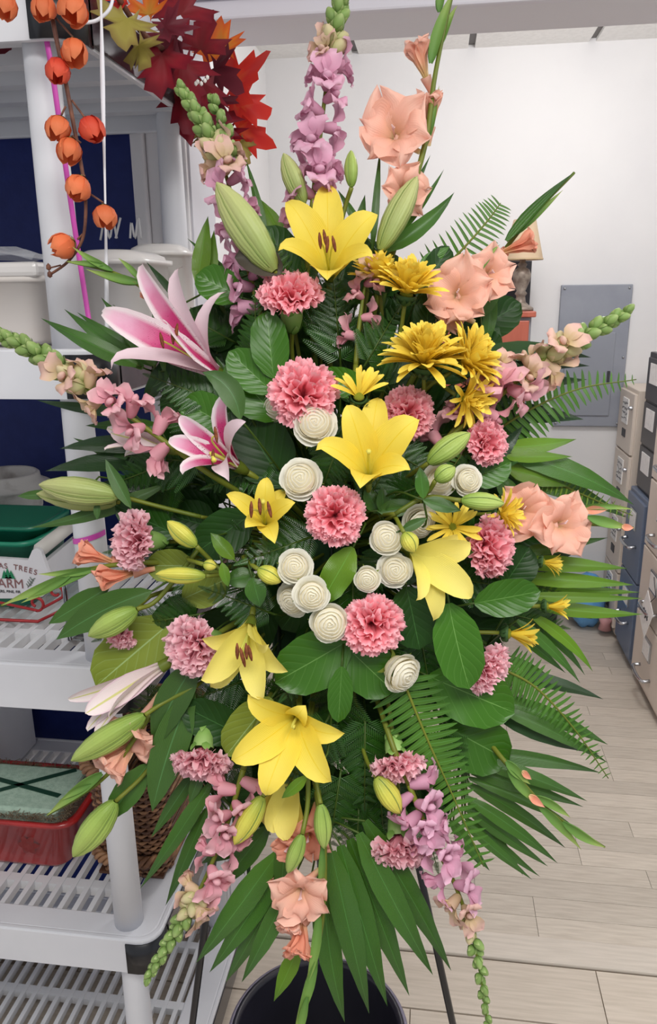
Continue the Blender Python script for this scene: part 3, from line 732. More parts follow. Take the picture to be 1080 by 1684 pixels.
# glass cube
gx, gy = -.527, 1.052; o = Vector((gx, gy, Z3)); t = thing('glass_cube', 'clear glass cube vase with pink and green reflections beside the sign crate', 'vase', o)
gl = mat('clear_glass', (235, 240, 240), .03, .5)
gl.node_tree.nodes['Principled BSDF'].inputs['Transmission Weight'].default_value = 1.0; gl.node_tree.nodes['Principled BSDF'].inputs['IOR'].default_value = 1.3
mb = MB(); A_ = rrect(gx-.026, gx+.026, gy-.026, gy+.026, .003, 2); B_ = rrect(gx-.023, gx+.023, gy-.023, gy+.023, .002, 2); ring(mb, A_, B_, Z3 + .001, Z3 + .098); part('glass_wall', mb, gl, t, o, False)
mb = MB(); mb.tube([(gx-.026, gy-.026, Z3 + .1), (gx+.026, gy-.026, Z3 + .1), (gx+.026, gy+.026, Z3 + .1), (gx-.026, gy+.026, Z3 + .1), (gx-.026, gy-.026, Z3 + .1)], .002, 6); part('rim', mb, mat('pewter', (120, 122, 130), .3, .5, .6), t, o)
mb = MB(); mb.tube([(gx-.026, gy-.026, Z3), (gx-.026, gy-.026, Z3 + .1)], .0016, 6); part('edge', mb, MATS['pewter'], t, o)
# fourth tier: red tin with foam, basket, white box
Z4 = .551
M_tin = mat('red_tin', (172, 38, 38), .3, .5, noise=(14, (146, 30, 30), .45, .7), coat=.3)
t, o = bin_box('red_tin', 'red oblong tin with embossed poinsettia holding green foam', 'tin', -.90, -.615, 1.07, 1.24, Z4, .655, .035, M_tin, 1.16, .006)
M_foam = mat('floral_foam', (162, 188, 170), .9, .1, noise=(90, (176, 200, 182), .4, .6), bump=(200, .4))
mb = MB(); mb.box((-.868, 1.092, .60), (-.650, 1.222, .664)); bevel(part('foam_block', mb, M_foam, t, o, False), .006)
M_tape = mat('green_tape', (22, 62, 46), .4)
for p, q in (((-.84, 1.10), (-.67, 1.215)), ((-.85, 1.18), (-.665, 1.135))):
    mb = MB(); p = Vector((*p, .665)); q = Vector((*q, .665)); d = (q-p); nn = Vector((d.y, -d.x, 0)).normalized()*.005; mb.obox((p+q)/2, d/2, nn, Vector((0, 0, .0008))); part('tape', mb, M_tape, t, o, False)
mb = MB(); rd = random.Random(2)
for k in range(700):
    a = rd.choice([0, 1, 2, 3]); u_ = rd.random()
    if a == 0: p = Vector((lerp(-.885, -.63, u_), 1.083, .654))
    elif a == 1: p = Vector((lerp(-.885, -.63, u_), 1.229, .654))
    elif a == 2: p = Vector((-.636, lerp(1.085, 1.23, u_), .654))
    else: p = Vector((-.88, lerp(1.085, 1.23, u_), .654))
    d = Vector((rd.uniform(-1, 1), rd.uniform(-1, 1), rd.uniform(-.1, .8)))*.014
    mb.tube([p - d*.3, p + d*.4 + Vector((0, 0, .004)), p + d], .0006, 3, False)
mo = part('moss', mb, mat('dry_moss', (122, 108, 88), .9, .1, rnd=.0), t, o); mo['kind'] = 'stuff'
for (cx, cz) in ((-.80, .61), (-.70, .605), (-.86, .60)):
    mb = MB()
    for k in range(6):
        a = 2*PI*k/6; c0 = Vector((cx, 1.0745, cz)); d = Vector((math.cos(a), 0, math.sin(a)))
        blade(mb, [c0, c0 + d*.011 + Vector((0, -.004, 0)), c0 + d*.022], .007, 'leaf', Vector((0, -1, 0)), cup=.1, nu=2, nv=5)
    part('embossed_flower', mb, mat('tin_emboss', (116, 34, 32), .35, .5), t, o)
o = Vector((-.72, 1.40, Z4)); t = thing('white_box', 'white carton at the back of the lower shelf by the left edge', 'box', o)
mb = MB(); mb.box((-1.1, 1.27, Z4), (-.895, 1.46, .80)); bevel(part('carton', mb, M_plastic, t, o, False), .003)
# wicker basket
o = Vector((-.515, 1.2, Z4)); t = thing('wicker_basket', 'brown woven wicker basket behind the front shelf post', 'basket', o)
M_wick = [mat('wicker_a', (128, 92, 66), .5, .35, noise=(40, (92, 62, 46), .4, .65)), mat('wicker_b', (152, 112, 80), .5, .35, noise=(40, (110, 76, 54), .4, .65)), mat('wicker_c', (84, 56, 42), .5, .35)]
def bloop(z, f, amp, ph, n=96):
    pts = []
    L_ = rrect(-.582, -.445, 1.07, 1.34, .045, 23)
    for k, (x, y) in enumerate(L_):
        c = Vector((-.5135, 1.205, 0)); d = Vector((x, y, 0)) - c
        pts.append(c + d*f + d.normalized()*(amp*math.sin(k*PI/3 + ph)) + Vector((0, 0, z)))
    return pts + [pts[0]]
nrow = 30
for k in range(nrow):
    z = Z4 + .006 + .0072*k; f = .93 + .10*(k/nrow)
    mb = MB(); mb.tube(bloop(z, f, .0028, PI*(k % 2)), .0034, 5, False); part('wicker_strand', mb, M_wick[(k*7 + k//3) % 3], t, o)
for k in range(0, 96, 6):
    mb = MB(); mb.tube([bloop(Z4 + .002, .93, 0, 0)[k], bloop(Z4 + .22, 1.03, 0, 0)[k]], .003, 5); part('stake', mb, M_wick[2], t, o)
for ph in (0, 2.1, 4.2):
    for zz in (Z4 + .045, Z4 + .222):
        base = bloop(zz, 1.0 if zz < .7 else 1.04, 0, 0); mb = MB()
        pts = [p + (p - Vector((-.5135, 1.205, p.z))).normalized()*(.006 + .006*math.cos(i*.55 + ph)) + Vector((0, 0, .007*math.sin(i*.55 + ph))) for i, p in enumerate(base)]
        mb.tube(pts, .0048, 6, False); part('braid', mb, M_wick[1], t, o)
mb = MB(); mb.box((-.575, 1.08, Z4 + .001), (-.455, 1.33, Z4 + .006)); part('basket_floor', mb, M_wick[2], t, o, False)

# ================================================================ black bucket and wire easel
back = PZ(533, 1578, .33); bc = Vector((back.x + .01, back.y - .147, 0))
o = bc.copy(); t = thing('black_bucket', 'black plastic bucket standing on the floor below the spray', 'bucket', o)
mb = MB(); mb.lathe([(0, 0), (.11, 0), (.115, .004), (.14, .318), (.149, .318), (.1505, .325), (.149, .333), (.143, .334), (.138, .326), (.112, .01), (0, .008)], 48, o); part('pail', mb, mat('bucket_black', (30, 29, 38), .35, .5, noise=(6, (38, 36, 48), .4, .7)), t, o)
mb = MB(); pts = [Vector((bc.x + .1515*math.cos(a), bc.y + .1515*math.sin(a), .327)) for a in [2*PI*k/64 for k in range(65)]]; mb.tube(pts, .0045, 8, False); part('rim', mb, mat('bucket_rim', (118, 112, 130), .35, .5), t, o)
M_wire = mat('black_wire', (22, 23, 28), .35, .5)
o = Vector((-.13, .95, 0)); t = thing('wire_easel', 'black wire floral easel whose legs show below the spray', 'easel', o)
fl, fr, fb = PZ(258, 2140, 0), PZ(843, 2140, 0), PZ(535, 1640, 0)
tl, tr_, tb_ = PT(424, 840, 1.02), PT(566, 860, 1.02), PT(500, 840, 1.05)
for p, q in ((tl, fl), (tr_, fr), (tb_, fb)):
    mb = MB(); mb.tube([p, q], .0052, 8); part('leg', mb, M_wire, t, o)
mb = MB(); mb.tube([tl, tr_], .0052, 8); part('crossbar', mb, M_wire, t, o)
mb = MB(); mb.tube(spline([tl, PT(470, 700, 1.05), PT(530, 640, 1.06), PT(560, 740, 1.04), tr_], 20), .0052, 8); part('top_loop', mb, M_wire, t, o)
for a, k in ((fl, tl), (fr, tr_)):
    mb = MB(); mb.tube([a.lerp(k, .16), fb.lerp(tb_, .2)], .0022, 6); part('brace', mb, M_wire, t, o)
# ================================================================ the standing spray: plant builders
def zs(x, y):
    r = math.hypot((x - 540)/430.0, (y - 900)/760.0)
    return .79 + .11*min(1.2, r)**1.4
def mpp(z): return z/FPX
FOAM = PT(545, 930, 1.0)
def anchor(p, k=1.0):
    """a point inside the foam, a little towards p, for the lower end of a stem"""
    d = (p - FOAM); d = d.normalized() if d.length > 1e-6 else TOCAM
    return FOAM + Vector((d.x*.05, d.y*.02 + .005, d.z*.07))*k
M_stem = petal_mat('stem_green', [(0, (88, 118, 52)), (1, (70, 104, 44))], transl=0, rough=.45, rnd=.1)
M_stemd = petal_mat('stem_dark', [(0, (44, 78, 30)), (1, (52, 88, 36))], transl=0, rough=.45, rnd=.1)
def stem(par, origin, p, direction, r=.0028, m_=None, inv=None, name='stem', r2=None):
    a = anchor(p); L_ = (a - p).length
    pts = spline([p, p + direction*min(.05, L_*.3), (p + direction*.06).lerp(a, .5), a], 10)
    if inv: pts = [inv @ q for q in pts]; origin = (0, 0, 0)
    mb = MB(); k = 1.0 if not inv else inv.to_scale().x
    mb.tube(pts, r*k, 6); return part(name, mb, m_ or M_stemd, par, origin)

# foam block that holds every stem
t = thing('floral_foam_cage', 'green floral foam block in a dark cage hidden at the heart of the spray', 'floral foam', FOAM)
mb = MB(); ax, ay, az = CV(1, 0, 0), CV(0, 1, 0), TOCAM
mb.obox(FOAM, ax*.075, ay*.12, az*.035); bevel(part('foam', mb, mat('wet_foam', (30, 62, 34), .9), t, FOAM, False), .01)
for k in range(-2, 3):
    mb = MB(); mb.tube([FOAM + ay*.125 + ax*.033*k + az*.034, FOAM + ay*.125 + ax*.033*k + az*.04, FOAM - ay*.125 + ax*.033*k + az*.04, FOAM - ay*.125 + ax*.033*k + az*.034], .0022, 5); part('cage_bar', mb, mat('cage_green', (20, 40, 24), .5), t, FOAM)

# ---------------------------------------------------------------- colours
YL = petal_mat('yellow_lily_petal', [(0, (200, 208, 92)), (.14, (228, 216, 84)), (.4, (242, 218, 78)), (1, (247, 224, 96))], midrib=((238, 208, 52), .02), veins=.18, transl=.28, rough=.5, rnd=.03)
YL2 = petal_mat('pale_yellow_lily_petal', [(0, (206, 212, 110)), (.2, (234, 224, 112)), (1, (246, 229, 124))], veins=.2, transl=.28, rough=.5, rnd=.03)
SG = petal_mat('pink_lily_petal', [(0, (176, 30, 82)), (.3, (190, 38, 98)), (.52, (202, 62, 122)), (.74, (230, 172, 198)), (1, (240, 228, 228))], back=(228, 204, 212), edge=((238, 222, 226), .5), spots=((128, 16, 58), 330), veins=.2, transl=.2, rnd=.02)
SGC = petal_mat('closed_pink_lily_petal', [(0, (206, 208, 170)), (.25, (226, 208, 206)), (1, (238, 226, 226))], midrib=((206, 204, 130), .07), edge=((222, 190, 204), .8), veins=.25, transl=.15, rnd=.03)
BUDG = petal_mat('bud_green', [(0, (120, 150, 62)), (.4, (154, 178, 88)), (1, (172, 190, 104))], transl=.1, rough=.42, rnd=.05, veins=.25)
BUDP = petal_mat('bud_pale', [(0, (140, 160, 86)), (.5, (168, 178, 112)), (1, (186, 188, 128))], transl=.1, rough=.42, rnd=.05, veins=.25)
BUDY = petal_mat('bud_yellow', [(0, (150, 170, 70)), (.4, (204, 200, 84)), (1, (222, 212, 96))], transl=.1, rough=.42, rnd=.04, veins=.25)
CARN = petal_mat('carnation_petal', [(0, (222, 108, 120)), (.5, (240, 132, 144)), (.8, (245, 158, 168)), (1, (249, 192, 200))], transl=.32, rough=.65, rnd=.07)
CARN2 = petal_mat('carnation_petal_pale', [(0, (228, 136, 150)), (.5, (242, 166, 180)), (.8, (246, 186, 196)), (1, (250, 208, 216))], transl=.32, rough=.65, rnd=.07)
CALX = petal_mat('carnation_calyx', [(0, (96, 140, 58)), (.7, (128, 166, 84)), (1, (150, 182, 110))], transl=.05, rough=.5, rnd=.05)
ROSE = petal_mat('rose_petal', [(0, (236, 226, 184)), (.35, (243, 238, 214)), (1, (250, 248, 238))], transl=.35, rough=.55, rnd=.03)
ROSEI = petal_mat('rose_inner_petal', [(0, (240, 228, 186)), (.5, (248, 240, 214)), (1, (252, 250, 238))], transl=.4, rough=.55, rnd=.03)
MUM = petal_mat('mum_floret', [(0, (230, 198, 54)), (.4, (247, 218, 74)), (1, (251, 227, 98))], transl=.28, rough=.55, rnd=.08, veins=.2)
MUMD = mat('mum_disc', (150, 164, 40), .7, .2, noise=(600, (186, 186, 60), .4, .6), bump=(900, .8))
MUMC = mat('mum_calyx', (44, 72, 38), .6, .2, noise=(200, (70, 100, 56), .4, .6))
GLAD = petal_mat('gladiolus_petal', [(0, (232, 222, 164)), (.25, (242, 194, 162)), (.5, (246, 190, 168)), (1, (249, 202, 184))], transl=.32, rough=.55, rnd=.04, veins=.12)
GLADO = petal_mat('gladiolus_deep_petal', [(0, (232, 200, 150)), (.25, (238, 160, 130)), (1, (243, 178, 154))], transl=.3, rough=.55, rnd=.05, veins=.12)
GREEN_SH = petal_mat('gladiolus_sheath', [(0, (86, 128, 58)), (.6, (118, 152, 74)), (1, (158, 172, 96))], transl=.12, rough=.45, rnd=.06, veins=.2)
SNAP = petal_mat('snapdragon_petal', [(0, (206, 146, 172)), (.5, (220, 166, 190)), (1, (228, 186, 206))], transl=.28, rough=.6, rnd=.07)
SNAPP = petal_mat('snapdragon_pink_petal', [(0, (218, 146, 162)), (.5, (230, 170, 180)), (1, (236, 192, 198))], transl=.28, rough=.6, rnd=.07)
SNAPC = petal_mat('snapdragon_cream_petal', [(0, (204, 184, 130)), (.5, (222, 188, 168)), (1, (228, 184, 178))], transl=.28, rough=.6, rnd=.07)
SNAPB = petal_mat('snapdragon_bud', [(0, (98, 130, 62)), (.6, (128, 156, 86)), (1, (174, 188, 128))], transl=.15, rough=.5, rnd=.1)
PALM = petal_mat('palm_leaflet', [(0, (52, 112, 34)), (.6, (46, 104, 34)), (1, (36, 82, 34))], midrib=((76, 132, 52), .02), transl=.2, rough=.24, spec=.5, rnd=.16, veins=.4, coat=.35)
PALMB = petal_mat('palm_leaflet_bright', [(0, (86, 146, 40)), (.7, (76, 138, 40)), (1, (62, 116, 42))], midrib=((110, 162, 60), .02), transl=.3, rough=.3, spec=.5, rnd=.12, veins=.3)
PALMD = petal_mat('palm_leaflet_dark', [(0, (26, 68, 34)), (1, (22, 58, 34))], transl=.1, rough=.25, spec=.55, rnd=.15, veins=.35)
LLEAF = petal_mat('lily_leaf', [(0, (48, 96, 42)), (1, (44, 90, 46))], midrib=((74, 120, 64), .025), transl=.12, rough=.38, spec=.45, rnd=.14, veins=.2)
SALAL = petal_mat('salal_leaf', [(0, (48, 110, 30)), (1, (44, 102, 30))], midrib=((104, 148, 72), .012), pin=.28, transl=.18, rough=.3, spec=.36, rnd=.16)
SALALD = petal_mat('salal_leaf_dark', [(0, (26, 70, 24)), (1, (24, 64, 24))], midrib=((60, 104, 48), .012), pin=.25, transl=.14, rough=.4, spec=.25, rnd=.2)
SALALP = petal_mat('salal_leaf_back', [(0, (98, 138, 66)), (1, (92, 132, 62))], midrib=((150, 176, 110), .016), pin=.35, transl=.15, rough=.5, spec=.3, rnd=.08)
SALALB = petal_mat('salal_leaf_brown', [(0, (66, 58, 44)), (1, (58, 52, 42))], transl=.05, rough=.5, rnd=.05)
FERN = petal_mat('sword_fern_pinna', [(0, (58, 116, 48)), (1, (52, 108, 48))], midrib=((88, 140, 70), .05), transl=.2, rough=.4, rnd=.12)
FERNL = petal_mat('sword_fern_light', [(0, (92, 146, 66)), (1, (86, 142, 62))], transl=.25, rough=.45, rnd=.1)
LEATH = petal_mat('leatherleaf_pinna', [(0, (30, 78, 30)), (1, (38, 92, 36))], transl=.12, rough=.26, spec=.5, rnd=.22)
M_anther = mat('brown_anther', (104, 58, 40), .8, .1, noise=(300, (130, 76, 50), .4, .6))
M_fil = petal_mat('filament', [(0, (210, 216, 110)), (1, (222, 210, 92))], transl=.1, rnd=0)

# ---------------------------------------------------------------- lilies with petals aimed one by one
def lily(label, base, throat, z, tips, m_=None, anth=(), name='yellow_lily', cat='lily', group='yellow lilies in the spray', dz_base=.045, pist=None, stemdir=None, flare=.35, dzt=0.0):
    """base/throat in pixels; tips: (x, y, dz, width_px[, kink]) with dz metres towards the camera"""
    m_ = m_ or YL
    B = PT(base[0], base[1], z + dz_base); T = PT(throat[0], throat[1], z + dzt)
    A = (T - B).normalized()
    t = thing(name, label, cat, B, group); s = mpp(z)
    for i, tp in enumerate(tips):
        tip = PT(tp[0], tp[1], z - tp[2]); wd = tp[3]*s*.455
        rad = tip - T; rad = rad - A*rad.dot(A)
        c1 = B.lerp(T, .55) + rad*.04
        c2 = T + rad*flare + A*(tip - T).length*.18
        c3 = T.lerp(tip, .78) + A*(tip - T).length*.26
        if len(tp) > 4 and tp[4]: c3 = c3 + CV(tp[4][0], tp[4][1], tp[4][2])*tp[4][3]*s
        mb = MB(); hint = (A*.75 + TOCAM*.25).normalized(); cp = .32
        if len(tp) > 5: hint = -hint; cp = -.32
        blade(mb, [B, c1, c2, c3, tip], wd, 'lily', hint, cup=cp, nu=6, nv=12, ruf=.05, seed=i + int(base[0]))
        part('petal', mb, m_, t, B)
    for (ax_, ay_, adz) in anth:
        p = PT(ax_, ay_, z - adz); mb = MB(); mb.tube(spline([B.lerp(T, .6), T.lerp(p, .5) + A*.004, p], 8), .0011, 5); st = part('stamen', mb, M_fil, t, B)
        d = CV(random.uniform(-.25, .25), 1, .15)*.0085; mb = MB(); mb.tube([p - d, p - d*.5, p, p + d*.5, p + d], [.0007, .0018, .0021, .0018, .0007], 7); part('anther', mb, M_anther, st, B)
    if pist:
        p = PT(pist[0], pist[1], z - pist[2]); mb = MB(); mb.tube(spline([B, T.lerp(p, .4), p], 8), [.0016]*7 + [.002, .0028], 6); part('pistil', mb, M_fil, t, B)
    mb = MB(); mb.lathe([(.0, -.004), (.004, -.002), (.0065, .006), (.0075, .016)], 10, B, A); part('receptacle', mb, M_stem, t, B)
    stem(t, B, B, stemdir or -A, .0034, M_stem)
    return t

M_seam = petal_mat('seam_green', [(0, (112, 138, 66)), (1, (134, 154, 80))], transl=0, rnd=0)
def bud(label, base, tip, w, m_=None, z=None, dz=0.0, group='green lily buds', stalk=None, name='lily_bud', curve=0.0):
    z = z or zs(*base) - .01; s = mpp(z)
    B = PT(base[0], base[1], z); T = PT(tip[0], tip[1], z - dz)
    t = thing(name, label, 'bud', B, group)
    ax_ = (T - B); L_ = ax_.length; Z = ax_.normalized(); X = (TOCAM - Z*TOCAM.dot(Z)).normalized(); Y = Z.cross(X)
    R = w*s*.5
    prof = [(0, .2), (.06, .5), (.18, .78), (.38, .98), (.55, 1), (.72, .84), (.86, .56), (.95, .3), (1, .05)]
    rows = []; uvs = []; n = 24
    for i in range(17):
        u = i/16; r = table(prof, u)*R
        rw = []; uw = []
        for k in range(n):
            a = 2*PI*k/n; rr_ = r*(1 + .075*math.cos(3*(a - .5)) - .09*max(0, math.cos(3*(a - .5) + PI))**8)
            rw.append(B + Z*(L_*u) + X*(rr_*math.cos(a) + curve*R*math.sin(PI*u)) + Y*(rr_*math.sin(a))); uw.append((k/n, u))
        rows.append(rw); uvs.append(uw)
    mb = MB(); mb.grid(rows, uvs, closed=True); part('bud_body', mb, m_ or BUDG, t, B)
    for k in range(3):   # seams where the closed petals meet
        a = .5 + 2*PI*k/3 + PI/3
        mb = MB(); mb.tube([B + Z*(L_*u) + (X*math.cos(a) + Y*math.sin(a))*(table(prof, u)*R*.93) + X*(curve*R*math.sin(PI*u)) for u in [.04 + .93*q/12 for q in range(13)]], .0004, 4); part('seam', mb, M_seam, t, B)
    if stalk:
        mb = MB(); mb.tube(spline([B] + [PT(p[0], p[1], z + .012) for p in stalk], 10), .0026, 6); part('stalk', mb, M_stem, t, B)
        q = PT(stalk[-1][0], stalk[-1][1], z + .012); stem(t, B, q, (-TOCAM + (q - B).normalized()*.4).normalized(), .0022, M_stem)
    else: stem(t, B, B, (-Z*.5 - TOCAM).normalized(), .0024, M_stem)
    return t

# ---------------------------------------------------------------- flowers built about a local axis
def frame(p, axis, R, spin=0.0):
    Z = axis.normalized(); X = (ay - Z*ay.dot(Z))
    X = X.normalized() if X.length > .05 else (ax - Z*ax.dot(Z)).normalized()
    Y = Z.cross(X)
    M3 = Matrix((X, Y, Z)).transposed() @ Matrix.Rotation(spin, 3, 'Z')
    return Matrix.Translation(p) @ (M3*R).to_4x4()
LZ = Vector((0, 0, 1))
def dirv(al, ph): return Vector((math.sin(al)*math.cos(ph), math.sin(al)*math.sin(ph), math.cos(al)))
# carnation: three head variants
CARN_SETS = []
for var in range(3):
    rd = random.Random(100 + var); outer = []; cen = MB()
    for k in range(66):
        f = (k + .5)/66; ph = k*2.39996 + rd.uniform(-.2, .2); al = math.radians(8 + 88*f**.62 + rd.uniform(-6, 6))
        tip = Vector((math.sin(al)*math.cos(ph), math.sin(al)*math.sin(ph), .60*math.cos(al)))*rd.uniform(.86, 1.06)
        b0 = Vector((0, 0, -.42)); d = Vector((math.cos(ph), math.sin(ph), 0))
        c1 = b0 + LZ*.32 + d*(.10 + .22*f); c2 = tip*.72 + LZ*.05
        mb = MB(); blade(mb, [b0, c1, c2, tip], rd.uniform(.24, .34), 'fan', (LZ*.6 - d*.6 + d*(.3*f)).normalized(), cup=-.12, nu=10, nv=6, ruf=.42, rufn=rd.choice([1, 1.5]), seed=k + 77*var, zig=.09, twist=rd.uniform(-.3, .3))
        if k < 44: cen.add(mb, Matrix())
        else: outer.append(mb.mesh('petal', CARN))
    CARN_SETS.append((cen.mesh('ruffled_centre', CARN), outer))
CARN_PALE = [(c.copy(), [m_.copy() for m_ in o_]) for c, o_ in CARN_SETS]
for c, o_ in CARN_PALE:
    for m_ in [c] + o_: m_.materials[0] = CARN2
cal = MB(); cal.lathe([(0, -1.2), (.14, -1.17), (.25, -1.02), (.33, -.7), (.36, -.36)], 14)
for k in range(5):
    a = 2*PI*k/5; d = Vector((math.cos(a), math.sin(a), 0)); blade(cal, [d*.34 - LZ*.5, d*.37 - LZ*.36, d*.46 - LZ*.2], .16, 'leaf', d, nu=2, nv=4)
for k in range(5):
    a = 2*PI*k/5 + .6; d = Vector((math.cos(a), math.sin(a), 0)); blade(cal, [d*.14 - LZ*1.2, d*.29 - LZ*1.02, d*.34 - LZ*.8], .12, 'leaf', d, nu=2, nv=4)
CAL_ME = cal.mesh('calyx', CALX)
def carnation(label, x, y, rpx, axis, var=0, pale=False, z=None, squash=1.0):
    z = z or zs(x, y); A = CV(*axis); p = PT(x, y, z); R = rpx*mpp(z)
    p = p - A*R*.18
    t = thing('carnation', label, 'carnation', p, 'pink carnations in the spray'); t.matrix_world = frame(p, A, R*1.02, var*1.3 + x)
    cen, outer = (CARN_PALE if pale else CARN_SETS)[var % 3]
    c = link('ruffled_centre', cen, t)
    for me in outer: link('petal', me, t)
    link('calyx', CAL_ME, t)
    M_ = t.matrix_world; inv = M_.inverted()
    stem(t, None, p - A*R*1.0, -A, .0026, M_stem, inv)
# rose
ROSE_ME = []
def rose_petal(r0, r1, z0, z1, span, curl, seed, inner):
    rd = random.Random(seed); mb = MB(); rows = []; uvs = []
    for i in range(8):
        h = i/7; rw = []; uw = []
        for j in range(9):
            x = 2*j/8 - 1; a = x*span/2; hh = h*(1 - .22*abs(x)**3)
            w_ = .3 + .7*min(1, hh*2.2)
            r = lerp(r0, r1, hh**.7) + curl*max(0, hh - .68)**1.5*3.2 + .02*math.sin(5*x + seed)*hh
            zz = lerp(z0, z1, hh**.85) - curl*max(0, hh - .78)*.9
            rw.append((r*math.cos(a*w_), r*math.sin(a*w_), zz)); uw.append((j/8, h))
        rows.append(rw); uvs.append(uw)
    mb.grid(rows, uvs); return mb.mesh('petal', ROSEI if inner else ROSE)
mb = MB(); rows = []; uvs = []
for i in range(46):   # the tightly rolled heart: a dome with spiral petal edges
    r = .70*i/45; rw = []; uw = []
    for k in range(48):
        a = 2*PI*k/48; ph = r*6.4 - a/(2*PI) + .16*math.sin(3*a + 9*r) + .06*math.sin(5*a)
        sw = 1 - (ph % 1.0)
        rw.append((r*math.cos(a)*(1 + .03*math.sin(3*a)), r*math.sin(a), .46 - .60*r*r + (.13*sw if r > .03 else .1)*(.8 + r))); uw.append((k/48, .35 + .6*sw))
    rows.append(rw); uvs.append(uw)
mb.grid(rows, uvs, closed=True)
mb.grid([[(.69*math.cos(2*PI*k/24), .69*math.sin(2*PI*k/24), .2) for k in range(24)], [(.3*math.cos(2*PI*k/24), .3*math.sin(2*PI*k/24), -.55) for k in range(24)]], closed=True)
HEART_ME = mb.mesh('rose_heart', ROSEI)
for (n, r0, r1, z0, z1, span, curl, inner) in ((5, .56, .72, -.5, .26, 2.1, .08, 0), (5, .42, .82, -.56, .12, 2.0, .14, 0), (5, .3, .92, -.6, -.04, 1.9, .24, 0)):
    for k in range(n): ROSE_ME.append((rose_petal(r0, r1, z0, z1, span, curl, len(ROSE_ME), inner), 2*PI*k/n + len(ROSE_ME)*.5))
sep = MB()
for k in range(5):
    a = 2*PI*k/5; d = Vector((math.cos(a), math.sin(a), 0)); blade(sep, [d*.12 - LZ*.66, d*.5 - LZ*.62, d*.85 - LZ*.45, d*1.12 - LZ*.5], .16, 'strap', LZ, nu=2, nv=6)
sep.lathe([(0, -.92), (.12, -.88), (.18, -.75), (.16, -.6), (.3, -.55)], 10)
SEP_ME = sep.mesh('sepals', SALALP)
def rose(label, x, y, rpx, axis, spin=0.0, z=None, closed=0):
    z = z or zs(x, y) + .005; A = CV(*axis); R = rpx*mpp(z); p = PT(x, y, z)
    t = thing('white_rose', label, 'rose', p, 'white roses in the spray'); t.matrix_world = frame(p, A, R*1.02, spin)
    ms = ROSE_ME[:len(ROSE_ME) - closed]
    for me, a in ms:
        o_ = link('petal', me, t); o_.rotation_euler = (0, 0, a)
        if closed: o_.scale = (1.18, 1.18, 1.1)
    h_ = link('rose_heart', HEART_ME, t)
    if closed: h_.scale = (1.18, 1.18, 1.1)
    link('sepals', SEP_ME, t)
    inv = t.matrix_world.inverted(); stem(t, None, p - A*R*.85, -A, .0022, M_stem, inv)
# chrysanthemum
MUM_ME = []
for k in range(4):
    mb = MB(); rd = random.Random(k); c = (.12, -.05, .22, .0)[k]
    blade(mb, [(0, 0, 0), (.33, 0, .10 + c*.3), (.7, 0, .12 + c), (1, 0, .02 + c*1.5)], (.085, .07, .095, .08)[k], 'floret', LZ, cup=.5, nu=2, nv=7, seed=k); MUM_ME.append(mb.mesh('ray_floret', MUM))
disc = MB(); disc.lathe([(.0, .10), (.08, .09), (.16, .05), (.19, -.02), (.1, -.08)], 18); DISC_ME = disc.mesh('disc', MUMD)
cx2 = MB(); cx2.lathe([(.07, -.30), (.2, -.2), (.3, -.07), (.26, .0)], 14)
for k in range(22):
    a = k*2.4; d = Vector((math.cos(a), math.sin(a), 0)); u = .12 + .16*(k/22); blade(cx2, [d*u - LZ*.25, d*(u + .1) - LZ*.2, d*(u + .16) - LZ*.05], .06, 'leaf', d, nu=2, nv=3)
MCX_ME = cx2.mesh('calyx', MUMC)
def mum(label, x, y, rpx, axis, n=48, a0=15, a1=95, inner=.6, spin=0.0, z=None, seed=0, arc=None, fat=1.0):
    """ray florets from a0 (upright) to a1 degrees off the axis"""
    z = z or zs(x, y); A = CV(*axis); R = rpx*mpp(z); p = PT(x, y, z)
    t = thing('yellow_chrysanthemum', label, 'chrysanthemum', p, 'yellow chrysanthemums in the spray'); t.matrix_world = frame(p, A, R, spin)
    rd = random.Random(seed)
    for k in range(n):
        f = (k + .5)/n; ph = k*2.39996 + rd.uniform(-.25, .25)
        if arc: ph = rd.uniform(*arc)
        al = math.radians(lerp(a0, a1, f) + rd.uniform(-7, 7)); ln = lerp(inner, 1.0, f)*rd.uniform(.88, 1.08)
        o_ = link('ray_floret', MUM_ME[rd.randrange(4)], t)
        o_.matrix_local = Matrix.Translation((.06*math.cos(ph), .06*math.sin(ph), 0)) @ Matrix.Rotation(ph, 4, 'Z') @ Matrix.Rotation(al - PI/2, 4, 'Y') @ Matrix.Rotation(rd.uniform(-.3, .3), 4, 'X') @ Matrix.Diagonal((ln, fat*rd.uniform(.9, 1.15), ln, 1))
    link('disc', DISC_ME, t); link('calyx', MCX_ME, t)
    inv = t.matrix_world.inverted(); stem(t, None, p - A*R*.25, -A, .0024, M_stem, inv)

